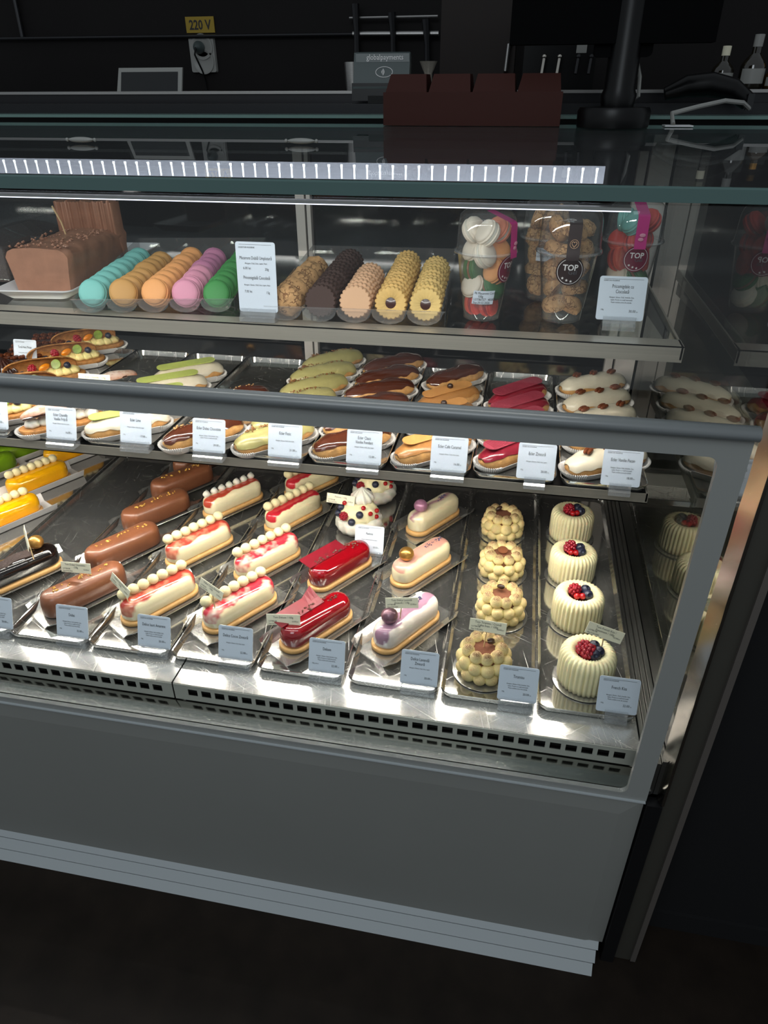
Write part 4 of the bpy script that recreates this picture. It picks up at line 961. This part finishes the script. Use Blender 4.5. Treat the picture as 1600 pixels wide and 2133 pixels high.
for c, (nm, sh, fi, word, n, rise) in enumerate((('teal', 'teal', 'white_cream', 'turquoise', 9, 0.0), ('tan', 'tan', 'milkchoc', 'caramel brown', 8, 0.0), ('orange', 'orange', 'orange', 'orange', 9, 0.0), ('pink', 'pink', 'raspberry', 'pink', 8, 0.002), ('green', 'green', 'white_cream', 'green', 9, 0.0))):
    rnd = random.Random(c)
    for i in range(n):
        p = b1 @ Vector(((c-2)*0.0535+rnd.uniform(-.001, .001), 0.022+0.0335*i, 0.0255+rnd.uniform(0, .0035)+rise*i*0.4))
        s2 = 'mauve' if (nm == 'pink' and i >= 4) else sh
        rot = (Matrix.Rotation(BX1[1]+R(8+rnd.uniform(-13, 13)), 4, 'Z') @ Matrix.Rotation(R(90-20+rnd.uniform(-10, 8)), 4, 'X')).to_euler()
        macaron(p, rot, s2, fi, '%s macaron standing in its row, %s' % ('mauve' if s2 == 'mauve' else word, nth(i)), word+' macarons')
# cookies in the second box
clear_box(BX2[0]+Vector((0, 0.012, 0)), BX2[1], 5, 0.0575, 0.36, 'clear plastic box of small round cookies in rows')
b2 = Matrix.Translation(BX2[0]+Vector((0, 0.012, 0))) @ Matrix.Rotation(BX2[1], 4, 'Z')
def fluted_cookie(mat, hole=None, r=0.0255, th=0.0135):
    m = MB(); n = 100; sc = lambda a, z: 0.95+0.10*abs(math.sin(a*10))**0.8
    if hole:
        m.lathe([(0.0085, th*0.5-0.0008), (0.0095, th*0.5), (r*0.93, th*0.5), (r, th*0.3), (r, -th*0.3), (r*0.93, -th*0.5), (0.001, -th*0.5)], n, mod=sc, cap0=False)
        m.lathe([(0.0095, th*0.40), (0.004, th*0.52), (0.0006, th*0.55)], 20, mi=1, cap0=False)
        return m.mesh('cookie', [mat, hole], True, 50)
    m.lathe([(0.0005, th*0.5), (r*0.93, th*0.5), (r, th*0.3), (r, -th*0.3), (r*0.93, -th*0.5), (0.0005, -th*0.5)], n, mod=sc); return m.mesh('cookie', mat, True, 50)
am = MB(); am.lathe([(0.0005, 0.017), (0.010, 0.0165), (0.020, 0.012), (0.0255, 0.004), (0.0255, -0.002), (0.023, -0.009), (0.0005, -0.010)], 40)
for i, v in enumerate(am.v): d = 1+0.10*noise.noise((v[0]*130, v[1]*130, v[2]*130)); am.v[i] = (v[0]*d, v[1]*d, v[2]*d)
COOK = [('amaretti', am.mesh('amaretti_cookie', 'amaretti', True, 50), 6, 0.042, 'cracked brown almond cookie', 'almond cookies'), ('chocolate_cookie', fluted_cookie('choc_cookie'), 14, 0.0205, 'fluted dark chocolate cookie', 'chocolate cookies'),
        ('pink_cookie', fluted_cookie('pink_cookie'), 9, 0.0195, 'fluted pinkish beige cookie', 'pinkish cookies'), ('jam_cookie', fluted_cookie('butter_cookie', 'jam'), 14, 0.0205, 'fluted golden cookie with jam centre', 'golden jam cookies'),
        ('pale_cookie', fluted_cookie('pale_cookie', 'jam'), 12, 0.0205, 'fluted pale yellow cookie with jam centre', 'pale jam cookies')]
for c, (nm, me, n, st, word, grp) in enumerate(COOK):
    rnd = random.Random(90+c)
    for i in range(n):
        p = b2 @ Vector(((c-2)*0.0575+rnd.uniform(-.001, .001), 0.022+st*i, 0.0285+rnd.uniform(0, .0015)+(0.0004*i)))
        o = obj(nm, me, loc=p); o.rotation_euler = (Matrix.Rotation(BX2[1]+R(rnd.uniform(-4, 4)), 4, 'Z') @ Matrix.Rotation(R(90-12+rnd.uniform(-4, 4)), 4, 'X') @ Matrix.Rotation(rnd.uniform(0, 6), 4, 'Z')).to_euler()
        tag(o, '%s standing in its row, %s' % (word, nth(i)), 'cookie', grp)
# loaf cake on a white plate
PLW, PLL = 0.150, 0.46
pl = thing('serving_plate', (-0.868, 0.385, S1Z), R(6), 'long white rectangular plate under the chocolate loaf', 'plate')
def rect_ring(w, y0, y1, r, z):
    p = []
    for cx, cy, a0 in ((w/2-r, y1-r, 0), (-w/2+r, y1-r, 90), (-w/2+r, y0+r, 180), (w/2-r, y0+r, 270)):
        for k in range(6): a = R(a0+18*k); p.append((cx+r*math.cos(a), cy+r*math.sin(a), z))
    return p
pm = MB(); pm.loft([rect_ring(PLW-0.04, 0.016, PLL-0.016, 0.012, 0), rect_ring(PLW, 0, PLL, 0.016, 0.016), rect_ring(PLW, 0, PLL, 0.016, 0.018), rect_ring(PLW-0.006, 0.003, PLL-0.003, 0.014, 0.018), rect_ring(PLW-0.04, 0.017, PLL-0.017, 0.012, 0.004)])
obj('dish', pm, 'plate', pl, ang=30)
lf = thing('chocolate_loaf', (-0.872, 0.430, S1Z+0.0042), R(6), 'milk chocolate coated loaf cake with chopped nuts on a white plate', 'cake')
def sect(y, w0, w1, h, s=1.0):
    r = []; pr = [(-w0/2, 0), (-(w0+w1)/4, h*0.45), (-w1/2, h*0.84), (-w1/2+0.005, h*0.96), (-w1/2+0.016, h*1.01), (-w1*0.22, h*1.03), (-w1*0.08, h*1.05), (w1*0.08, h*1.05), (w1*0.22, h*1.03), (w1/2-0.016, h*1.01), (w1/2-0.005, h*0.96), (w1/2, h*0.84), ((w0+w1)/4, h*0.45), (w0/2, 0)]
    for i, (x, z) in enumerate(pr):
        d = 0.004*noise.noise((x*30, y*30, z*30)) if z > 0 else 0; d = d*0.6 + (0.002*noise.noise((x*110, y*110, z*110)) if z > h*0.9 else 0); r.append((x*s+d, y, z+d*1.3))
    return r
m = MB(); rows = []
for k in range(46):
    y = 0.26*k/45; s = 1-0.05*max(0, 1-k/2.0); rows.append(sect(y, 0.106, 0.124, 0.074, s))
m.loft(rows); obj('loaf_coating', m, 'milkchoc_rough', lf, ang=60)
m = MB(); n = 60; f0, f1 = [], []
for k in range(n+1):
    x = -0.061+0.122*k/n; rid = 0.0022*math.sin(k*1.9)+0.0015*noise.noise((k*.7, 0, 0)); hh = 0.128+0.005*noise.noise((k*.33, 5, 0))+0.002*noise.noise((k*1.3, 5, 0))
    f0.append([(x, 0.214+rid, 0.070), (x, 0.216+rid, hh), (x, 0.252, hh-0.002), (x, 0.254, 0.0)])
m.loft(f0); obj('chocolate_fringe', m, 'milkchoc_rough', lf, ang=40)
rnd = random.Random(4)
crumbs([(rnd.uniform(-.055, .055), rnd.uniform(0.004, 0.20), 0.0785) for _ in range(110)], 0.0048, 'milkchoc_rough', 'nut_bits', lf, 4)
obj('skewer', MB().tube([(-0.012, 0.150, 0.06), (-0.016, 0.146, 0.10), (-0.024, 0.140, 0.130)], 0.0016, 7), 'wood', lf)
t = thing('dark_chocolate_cake', (-1.075, 0.50, S1Z), R(6), 'dark crumbly chocolate cake under clear film at the frame edge', 'cake')
obj('cake_slab', MB().loft([[(x*k, y, z+0.004*noise.noise((x*40, y*40, z*40))) for x, z in ((-0.075, 0), (-0.078, 0.06), (-0.04, 0.072), (0, 0.075), (0.04, 0.072), (0.078, 0.06), (0.075, 0))] for y, k in ((0, 0.95), (0.004, 1), (0.1, 1.0), (0.2, 1.0), (0.26, .98))]), 'crumb_choc', t)
obj('clear_film', MB().loft([[(x*k, y, z+0.006+0.006*noise.noise((x*60, y*60, z*60))) for x, z in ((-0.085, 0), (-0.088, 0.066), (-0.04, 0.08), (0, 0.083), (0.04, 0.08), (0.088, 0.066), (0.085, 0))] for y, k in ((-0.01, 0.95), (0.0, 1), (0.05, 1.02), (0.1, 1.0), (0.15, 1.02), (0.2, 1.0), (0.27, .98))]), 'plastic', t, ang=10)

# clear cups
CUPM = MB().lathe([(0.029, 0.0), (0.031, 0.0015), (0.0325, 0.018), (0.0335, 0.0195), (0.0440, 0.102), (0.0462, 0.1045), (0.0450, 0.1045), (0.0428, 0.102), (0.0320, 0.020), (0.0300, 0.004)], 48, cap1=False).mesh('cup_body', 'plastic', True, 50)
LIDM = MB().lathe([(0.0480, 0.1035), (0.0498, 0.1050), (0.0498, 0.1085), (0.0478, 0.1100), (0.0470, 0.118), (0.0455, 0.150), (0.0425, 0.160), (0.036, 0.1655), (0.0006, 0.167)], 48, cap0=False).mesh('dome_lid', 'plastic', True, 45)
RIMM = MB().lathe([(0.0480, 0.1030), (0.0502, 0.1040), (0.0508, 0.1056), (0.0502, 0.1072), (0.0480, 0.1080)], 56, cap0=False, cap1=False).mesh('lid_rim', 'acrylic', True, 60)
def wrap(r0, slope, off=0.0006):
    def f(a, z):
        r = r0+slope*z+off; th = a/r; return (r*math.sin(th), -r*math.cos(th), z)
    return f
def patch(f, pts_rows):
    m = MB(); rows = [[f(a, z) for a, z in row] for row in pts_rows]; n = len(rows[0])
    v = [p for r in rows for p in r]; fc = [(i*n+j, i*n+j+1, (i+1)*n+j+1, (i+1)*n+j) for i in range(len(rows)-1) for j in range(n-1)]
    return m.add(v, fc)
def round_patch(f, az, zc, r):
    m = MB(); n = 40; v = [f(az, zc)]
    for q in (0.5, 1.0):
        for k in range(n): a = 2*math.pi*k/n; v.append(f(az+r*q*math.cos(a), zc+r*q*math.sin(a)))
    fc = [(0, 1+k, 1+(k+1) % n) for k in range(n)]+[(1+k, 1+n+k, 1+n+(k+1) % n, 1+(k+1) % n) for k in range(n)]
    return m.add(v, fc)
def ring_patch(f, az, zc, r0, r1):
    m = MB(); n = 48; v = []
    for q in (r0, r1):
        for k in range(n): a = 2*math.pi*k/n; v.append(f(az+q*math.cos(a), zc+q*math.sin(a)))
    return m.add(v, [(k, n+k, n+(k+1) % n, (k+1) % n) for k in range(n)])
def star(f, x, z, r):
    m = MB(); v = [f(x+(r if k % 2 == 0 else r*0.42)*math.sin(math.pi*k/5), z+(r if k % 2 == 0 else r*0.42)*math.cos(math.pi*k/5)) for k in range(10)]
    return m.add(v+[f(x, z)], [(k, (k+1) % 10, 10) for k in range(10)])
def cup(loc, rz, label, fill, sticker, strapmat, sc=1.0, small=False, label_txt=None, group='clear dessert cups'):
    t = thing('dessert_cup', loc, rz, label, 'cup', group); t.scale = (sc,)*3
    obj('cup_body', CUPM, parent=t); obj('dome_lid', LIDM, parent=t); obj('lid_rim', RIMM, parent=t)
    f = wrap(0.0300, 0.137, 0.0009); f2 = wrap(0.0300, 0.137, 0.0014)
    if sticker:
        az = 0.0
        st = obj('sticker', round_patch(f, az, 0.083, 0.0215), sticker, t)
        obj('sticker_ring', ring_patch(f2, az, 0.083, 0.0186, 0.0193), 'whiteink', st)
        sm = MB()
        for x, z in ((-0.010, 0.0725), (-0.0035, 0.0695), (0.003, 0.0680)):
            s = star(f2, az+x, z, 0.0024); sm.add(s.v, s.f)
        obj('stars', sm, 'whiteink', st)
        lettering(st, [('TOP', 0.0125, az, 0.0845, 'CENTER', 0.95)], 'whiteink', name='sticker_word', bend=f2)
        lettering(st, [('Gel', 0.0095, az+0.004, 0.0785, 'CENTER', 1.0)], 'greyink', name='sticker_script', bend=wrap(0.0300, 0.137, 0.0018))
        rows = [[(az+k*0.0068, z) for k in (-1, 0, 1)] for z in (0.100, 0.1045)]
        def lid(a, z):
            return (a, -(0.0512 if z < 0.112 else 0.0500-(z-0.112)*0.055 if z < 0.152 else max(0.0, 0.0478-(z-0.152)*3.2)), min(z, 0.1682))
        m = patch(lid, [[(k*0.0095, z) for k in (-1, 0, 1)] for z in (0.100, 0.108, 0.112, 0.130, 0.150, 0.1535, 0.158, 0.162, 0.1660)]); 
        s2 = obj('strap', m, strapmat, t)
        if sticker == 'sticker':
            mm = MB().sphere((0.001, -0.0525, 0.122), (0.0050, 0.0006, 0.0030), 12, 6).sphere((-0.001, -0.0525, 0.1155), (0.0046, 0.0006, 0.0028), 12, 6); obj('macaron_print', mm, 'pink', s2)
        else:
            hm = MB(); pts = []
            for k in range(24): a = 2*math.pi*k/24; pts.append((0.0036*math.sin(a)**3, 0.00028*(13*math.cos(a)-5*math.cos(2*a)-2*math.cos(3*a)-math.cos(4*a))))
            hm.tube([(x, -0.0519, 0.124+z) for x, z in pts+pts[:1]], 0.0004, 5).tube([(0.0062*math.cos(2*math.pi*k/20), -0.0519, 0.124+0.0062*math.sin(2*math.pi*k/20)) for k in range(21)], 0.0003, 5)
            obj('heart_print', hm, 'pink_cookie', s2)
    if label_txt:
        az, z0 = label_txt[0], label_txt[1]; hw = 0.0175
        lb = obj('paper_label', patch(f, [[(az+hw*(-1+2*k/8), z) for k in range(9)] for z in (z0-0.011, z0+0.011)]), 'card', t)
        lettering(lb, [(s, 0.0056, az-hw+0.0015, z0+0.0055-0.0052*i, 'LEFT', 0.8) for i, s in enumerate(label_txt[2])], 'ink', name='label_print', bend=f2)
    rnd = random.Random(label); g = fill[0]+' in a clear cup'
    k = 0
    for (z, n, rad) in fill[1]:
        lay = ('at the bottom', 'in the second layer', 'in the middle', 'at the rim', 'under the dome')[[q_[0] for q_ in fill[1]].index(z)]
        for j in range(n):
            col = fill[2][k % len(fill[2])]; k += 1
            a = -rz+2*math.pi*j/n+rnd.uniform(-.35, .35)-(math.pi/2 if n == 3 else 0.2); sd = ('front', 'right', 'left')[j] if n == 3 else ('right', 'left')[j]
            loc2 = (Matrix.Translation(loc) @ Matrix.Rotation(rz, 4, 'Z') @ Matrix.Scale(sc, 4)) @ Vector((rad*math.cos(a), rad*math.sin(a), z))
            if isinstance(col, tuple):
                macaron(loc2, (rnd.uniform(0.35, 0.75), rnd.choice((-1, 1))*rnd.uniform(0.7, 1.5), rnd.uniform(-.3, .3)), col[0], col[1], '%s macaron %s inside %s, %s one' % (col[2], lay, fill[3], sd), g, 0.86*sc)
            else:
                o = obj('almond_cookie', COOK[0][1], loc=loc2, rot=(rnd.uniform(-.8, 2.2), rnd.uniform(-.6, .6), rnd.uniform(-2, 2)), scale=0.80*sc)
                tag(o, 'almond cookie %s inside %s, %s one' % (lay, fill[3], sd), 'cookie', g)
    return t
WH, PE, RD, OR, GR, TE = (('whiteshell', 'white_cream', 'cream white'), ('peach', 'white_cream', 'peach'), ('redshell', 'raspberry', 'red'), ('orange', 'milkchoc', 'orange'), ('darkgreen', 'milkchoc', 'dark green'), ('teal', 'teal', 'turquoise'))
LAY = [(0.023, 2, 0.012), (0.049, 2, 0.016), (0.075, 2, 0.019), (0.103, 3, 0.022), (0.135, 3, 0.021)]
q = on_z(1000, 668, S1Z); cup((q.x, q.y+0.025, S1Z), R(62), 'clear cup of cream, green and red macarons beside the pale cookies', ('macarons', LAY, [RD, RD, GR, WH, OR, GR, WH, OR, WH, WH, PE, WH], 'the cup beside the pale cookies'), 'sticker', 'strap', 1.0, label_txt=(-0.036, 0.040, ['F6 Macarons Cocktail', '     100g', 'LOT80157   40.00Lei', 'Exp:20.02.2026']))
q = on_z(1168, 672, S1Z); cup((q.x, q.y+0.025, S1Z), R(4), 'clear cup of almond cookies with dark round sticker', ('almond cookies', LAY, ['c'], 'the cup with the dark sticker'), 'sticker_dark', 'sticker_dark', 1.02)
q = on_z(1130, 628, S1Z); cup((q.x, q.y+0.03, S1Z), R(-4), 'clear cup of almond cookies with white label, standing behind', ('almond cookies', LAY, ['c'], 'the rear cup with the white label'), None, None, 1.0, label_txt=(0.0, 0.082, ['C Pricomigdale cu', 'Ciocolata / 150g', 'LOT80173   30.00']))
q = on_z(1300, 640, S1Z); cup((q.x, q.y+0.03, S1Z), R(6), 'clear cup of red, turquoise and green macarons by the side glass', ('macarons', LAY, [WH, GR, GR, WH, RD, RD, RD, RD, RD, TE, RD, TE], 'the cup by the side glass'), 'sticker', 'strap', 1.0)

# ================================================================ ON TOP AND BEHIND
def topz(y): return PZ1+y*TILT
# rear counter ledge of aluminium profiles behind the glass top
led = thing('rear_counter', (0, 0, 0), 0, 'dark rear counter with aluminium edge profiles behind the glass top', 'counter')
zA = on_y(400, 190, 1.10).z
obj('worktop', MB().box(-2.2, 0.9, 1.10, 1.60, zA-0.04, zA-0.0005), 'darksteel', led, smooth=False)
obj('edge_profile', MB().box(-2.2, 0.9, 1.094, 1.10, zA-0.006, zA), 'alu', led, smooth=False)
obj('edge_profile', MB().box(-2.2, 0.9, 1.03, 1.094, on_y(400, 216, 1.03).z-0.08, on_y(400, 216, 1.03).z), 'darksteel', led, smooth=False)
zg = on_y(400, 239, 0.95).z; obj('glass_strip', MB().box(-2.2, 0.9, 0.95, 1.03, zg-0.006, zg), 'edge_pale', led, smooth=False)
obj('base_cabinet', MB().box(-2.2, 0.9, 1.0, 1.60, 0, zA-0.05), 'black', led, smooth=False)
# giant chocolate bar
yb = 0.80; a, b = on_y(798, 258, yb), on_y(1166, 258, yb); zt = on_y(900, 192, yb).z; zb = topz(yb)+0.001
cb = thing('chocolate_bar_box', ((a.x+b.x)/2, yb, zb), R(-1), 'oversized brown chocolate bar standing on the glass top', 'decoration')
w = (b.x-a.x)/2; h = zt-zb
obj('body', MB().loft([[(-w, 0, 0), (w, 0, 0), (w, 0.09, 0), (-w, 0.09, 0)], [(-w, 0, h), (w, 0, h), (w, 0.09, h), (-w, 0.09, h)]]), 'boxbrown', cb, smooth=False)
for k in range(4):
    x0 = -w+0.004+(2*w-0.004)*k/4; x1 = x0+(2*w-0.012)/4-0.002
    obj('square', MB().loft([[(x0, 0.004, h), (x1, 0.004, h), (x1, 0.086, h), (x0, 0.086, h)], [(x0+0.007, 0.022, h+0.030), (x1-0.004, 0.022, h+0.030), (x1-0.004, 0.074, h+0.030), (x0+0.007, 0.074, h+0.030)]]), 'boxbrown', cb, smooth=False)
# card terminal
yt = 1.055; a, b = on_y(742, 210, yt), on_y(862, 210, yt); zb_, zt_ = on_y(800, 212, yt).z, on_y(800, 107, yt).z
W2, H2 = (b.x-a.x), zt_-zb_
ct = thing('card_terminal', ((a.x+b.x)/2-0.006, yt, zb_), R(4), 'grey-green card payment terminal on the rear ledge', 'card terminal')
obj('foot', MB().box(-0.03, 0.03, -0.02, 0.03, on_y(400, 216, 1.03).z+0.0005-zb_, 0.012), 'black', ct)
def tring(y, s, z): return [(-W2/2*s, y, z), (W2/2*s*0.92, y, z)]
obj('housing', MB().prismx([(0.0, 0.010), (0.05, 0.004), (0.062, H2*0.9), (0.05, H2), (0.030, H2*0.99), (0.006, H2*0.38), (-0.004, H2*0.30)], -W2/2, W2/2*0.9), 'grey', ct, smooth=False)
obj('lower_face', MB().prismx([(-0.006, H2*0.02), (0.0, H2*0.02), (0.002, H2*0.38), (-0.002, H2*0.38)], -W2/2-0.002, W2/2*0.9+0.002), 'black', ct)
hd = obj('head', MB().prismx([(0.022, H2*0.80), (0.030, H2*0.80), (0.05, H2*1.0), (0.03, H2*1.0), (0.024, H2*0.97)], -W2/2*0.93, W2/2*0.88), 'grey', ct, smooth=False)
lettering(hd, [('globalpayments', 0.0135*W2/0.12, 0.004, H2*0.845, 'CENTER', 0.9)], 'whiteink', 0.0212, 'brand_word')
cm = MB(); zc = H2*0.60
f = lambda r0, a0, a1, x0: [(x0+r0*math.cos(R(a0+(a1-a0)*k/10)), 0, zc+r0*math.sin(R(a0+(a1-a0)*k/10))) for k in range(11)]
sl = lambda z: 0.006+0.024*(z/H2-0.38)/0.61-0.0008
cm.tube([(0.003+0.019*math.cos(2*math.pi*k/30), sl(zc+0.010*math.sin(2*math.pi*k/30)), zc+0.010*math.sin(2*math.pi*k/30)) for k in range(31)], 0.0006, 5)
for r0 in (0.003, 0.0055, 0.008): cm.tube([(x-0.005, sl(z), z) for x, y, z in f(r0, -50, 50, 0.0)], 0.0007, 5)
obj('contactless_mark', cm, 'whiteink', ct)
# tablet
yt = 1.16; c = [on_y(245, 196, yt), on_y(366, 196, yt), on_y(372, 140, yt), on_y(250, 140, yt)]
tb = thing('tablet', (c[0].x, yt, zA), 0, 'white framed tablet standing on the rear counter', 'tablet')
w, h = c[2].x-c[0].x, c[2].z-zA
obj('frame', MB().loft([[(x+z*0.03, y+z*0.35, z) for x, z in ((0, 0), (w, 0), (w, h), (0.004, h))] for y in (0, 0.006)]), 'white', tb, smooth=False)
obj('screen', MB().loft([[(x, y+z*0.35, z) for x, z in ((0.011, 0.0), (w-0.011, 0.0), (w-0.010, h-0.009), (0.013, h-0.009))] for y in (-0.001, 0.001)]), 'screen', tb, smooth=False)
# 220 V sign and socket
yw = 1.898; a, b = on_y(390, 69, yw), on_y(445, 34, yw)
sg = thing('voltage_sign', ((a.x+b.x)/2, yw, (a.z+b.z)/2), 0, 'yellow 220 V sign on the dark back wall', 'sign'); w, h = b.x-a.x, b.z-a.z
pz = obj('sign_plate', MB().box(-w/2, w/2, -0.003, 0.0, -h/2, h/2), 'yellow_sign', sg, smooth=False)
lettering(pz, [('220 V', h*0.84, 0, -h*0.29, 'CENTER', 0.86)], 'ink', -0.0036, 'sign_word')
a, b = on_y(402, 152, yw), on_y(447, 76, yw)
so = thing('wall_socket', ((a.x+b.x)/2, yw, (a.z+b.z)/2), 0, 'white double socket with a plug below the yellow sign', 'socket'); w, h = b.x-a.x, b.z-a.z
obj('socket_plate', MB().loft([[(x, -0.010, z) for x, z in rr_outline(w*0.94, h*0.97, 0.006)], [(x, 0, z) for x, z in rr_outline(w, h, 0.006)]]), 'white', so)
for s in (0.22, -0.18): obj('socket_well', MB().lathe([(w*0.36, 0.0), (w*0.40, 0.003), (w*0.34, 0.003), (w*0.30, 0.0005)], 28), 'white', so, loc=(0.002, -0.010, h*s), rot=(R(90), 0, 0))
pg = obj('plug', MB().lathe([(w*0.2, 0), (w*0.2, 0.012), (w*0.12, 0.026), (0.004, 0.034)], 16), 'grey', so, loc=(-0.006, -0.012, h*0.20), rot=(R(90), 0, 0))
obj('plug_cable', MB().tube([(-0.006, -0.045, h*0.2), (-0.010, -0.05, 0.0), (0.002, -0.03, -h*0.45), (0.006, -0.02, -h*0.75), (0.006, -0.02, -h*1.1)], 0.003, 7), 'black', so)
# utensil rail with hooks
ur = thing('utensil_rail', (0, 0, 0), 0, 'double metal rail with hanging hooks on the dark wall', 'rail'); yr = 1.87
obj('rail', MB().tube([on_y(735, 71, yr), on_y(914, 70, yr)], 0.0085, 10), 'alu', ur); obj('rail', MB().tube([on_y(728, 38, yr), on_y(912, 34, yr)], 0.0045, 8), 'alu', ur)
for px, y0, y1 in ((740, 8, 120), (816, 26, 125), (887, 40, 145)):
    obj('hook', MB().tube([on_y(px, y0, yr-0.012), on_y(px+3, (y0+y1)/2, yr-0.012), on_y(px+4, y1, yr-0.012)], [0.013, 0.009, 0.011], 8), 'darksteel', ur)
p = on_y(736, 172, 1.25); t = thing('steel_cup', (p.x, 1.25, zA), 0, 'small steel cup behind the card terminal', 'cup')
obj('cup_body', MB().lathe([(0.018, 0), (0.022, 0.06), (0.021, 0.06), (0.017, 0.003)], 20), 'alu', t)
p = on_y(892, 160, 1.25); t = thing('steel_funnel', (p.x, 1.25, zA), 0, 'brass coloured cup hanging behind the chocolate bar', 'cup')
obj('cup_body', MB().lathe([(0.010, 0), (0.010, 0.035), (0.022, 0.060), (0.021, 0.060), (0.008, 0.035)], 20), 'steel', t)
# POS stand and screen
yp = 0.79; p = on_y(1276, 252, yp); ps = thing('monitor_stand', (p.x, yp, topz(yp)+0.001), 0, 'black round monitor stand seen from behind on the glass top', 'monitor')
s = (on_y(1350, 240, yp).x-on_y(1201, 240, yp).x)/2
obj('round_base', MB().lathe([(s, 0), (s*1.02, 0.006), (s*1.02, 0.026), (s*0.97, 0.032), (s*0.3, 0.034)], 48), 'black', ps)
obj('pole', MB().lathe([(s*0.44, 0.03), (s*0.50, 0.05), (s*0.44, 0.06), (s*0.42, 0.30)], 32), 'black', ps, loc=(0.004, 0, 0))
zz = on_y(1276, 100, yp).z-topz(yp)
obj('screen_back', MB().loft([[(x, y+z*0.2, zz+z) for x, z in rr_outline(0.10, 0.03, 0.008)] for y in (-0.01, 0.01)]).box(-0.20, 0.15, -0.02, 0.02, zz+0.005, zz+0.25), 'matte_black', ps, smooth=False)
t = tag(obj('white_cable', MB().tube([on_y(1322, 98, 0.82), on_y(1333, 160, 0.82), on_y(1330, 200, 0.82), on_y(1310, 214, 0.83)], 0.0035, 8), 'white'), 'white cable hanging behind the black monitor pole', 'cable')
m = MB().tube([Vector((on_z(1352, 246, topz(.8)+.004).x, .80, topz(.8)+.005))]+[on_y(px, py, .83+.02*i) for i, (px, py) in enumerate(((1400, 236), (1455, 222), (1510, 210), (1548, 214), (1560, 226)))], 0.0042, 8)
tag(obj('white_cable', m, 'white'), 'thick white cable arching across to the black handset', 'cable')
m = MB(); pts = [on_y(px, py, 0.98) for px, py in ((1385, 196), (1430, 180), (1480, 176), (1525, 186), (1558, 212))]
m.tube(pts, [0.012, 0.020, 0.022, 0.020, 0.016], 14); t = thing('handset', (0, 0, 0), 0, 'black curved scanner handset at the right end of counter', 'handset')
obj('body', m, 'black', t); obj('lens', MB().box(pts[-1].x-0.006, pts[-1].x+0.006, 0.96, 0.97, pts[-1].z-0.014, pts[-1].z+0.014), 'screen', t)
tag(obj('paper_slip', MB().box(on_z(1345, 250, 1.345).x, on_z(1345, 250, 1.345).x+0.05, 0.80, 0.84, topz(.82)+0.001, topz(.82)+0.003), 'plate', rot=(0, 0, 0)), 'small white paper slip beside the monitor base', 'paper')
# coffee machine behind
ym = 1.30; a, b = on_y(1085, 190, ym), on_y(1255, 20, ym)
cmh = thing('coffee_machine', (0, 0, 0), 0, 'black coffee machine with small chrome taps in the dark background', 'machine')
obj('body', MB().box(a.x, b.x, ym, ym+0.25, zA, b.z), 'black', cmh, smooth=False)
obj('upper_edge', MB().box(a.x+0.03, a.x+0.13, ym-0.015, ym, on_y(1150, 50, ym).z-0.003, on_y(1150, 45, ym).z), 'alu', cmh)
for px in (1134, 1166, 1205, 1232):
    p = on_y(px, 118, ym-0.02); obj('tap', MB().sphere((p.x, ym-0.02, p.z), 0.006, 10, 8).tube([(p.x, ym-0.02, p.z), (p.x-0.003, ym-0.03, p.z-0.035)], 0.004, 8), 'chrome' if px < 1200 else 'darksteel', cmh)
p = on_y(1212, 100, ym); obj('label', MB().box(p.x-0.012, p.x+0.012, ym-0.003, ym, p.z-0.010, p.z+0.010), 'white', cmh)
p = on_y(1064, 118, 1.44); t = thing('grab_bar', (p.x, 1.44, p.z), 0, 'small curved steel grab bar on the brown panel', 'grab bar')
obj('bar', MB().tube([(0, 0.012, 0.03), (-0.006, -0.02, 0.025), (-0.010, -0.022, -0.03), (-0.012, 0.012, -0.04)], 0.005, 8), 'alu', t)
# bottles
M['bottle'] = plain('dark_bottle_glass', (30, 26, 18), 0.06, spec=0.8); M['amber'] = plain('amber_bottle_glass', (60, 42, 18), 0.06, spec=0.8)
for i, (px, pb, ptop, wd, cm_, lab) in enumerate(((1500, 172, 96, 52, 'white', 'slim dark bottle with pale cap and label'), (1556, 196, 72, 58, 'white', 'taller dark bottle with white neck and crest label'), (1605, 200, 120, 50, 'gold', 'brown bottle cut by the frame edge'))):
    y = 1.22; p = on_y(px, pb, y); ht = on_y(px, ptop, y).z-zA; r = (on_y(px+wd/2, pb, y).x-on_y(px-wd/2, pb, y).x)/2*0.9
    t = thing('bottle', (p.x, y, zA), 0, lab, 'bottle', 'bottles behind the counter')
    obj('glass', MB().lathe([(r*0.9, 0), (r, 0.004), (r, ht*0.42), (r*0.85, ht*0.52), (r*0.36, ht*0.66), (r*0.32, ht*0.99)], 24), 'bottle' if i != 2 else 'amber', t)
    obj('cap', MB().lathe([(r*0.37, ht*0.78), (r*0.38, ht), (r*0.3, ht*1.005)], 18), 'cream_card' if i == 0 else cm_, t)
    lb = obj('label', patch(lambda a, z: (1.012*r*math.sin(a/r), -1.012*r*math.cos(a/r), z), [[(r*(-1.1+2.2*k/10), z) for k in range(11)] for z in (ht*0.10, ht*0.38)]), 'white', t)
flush_prints()
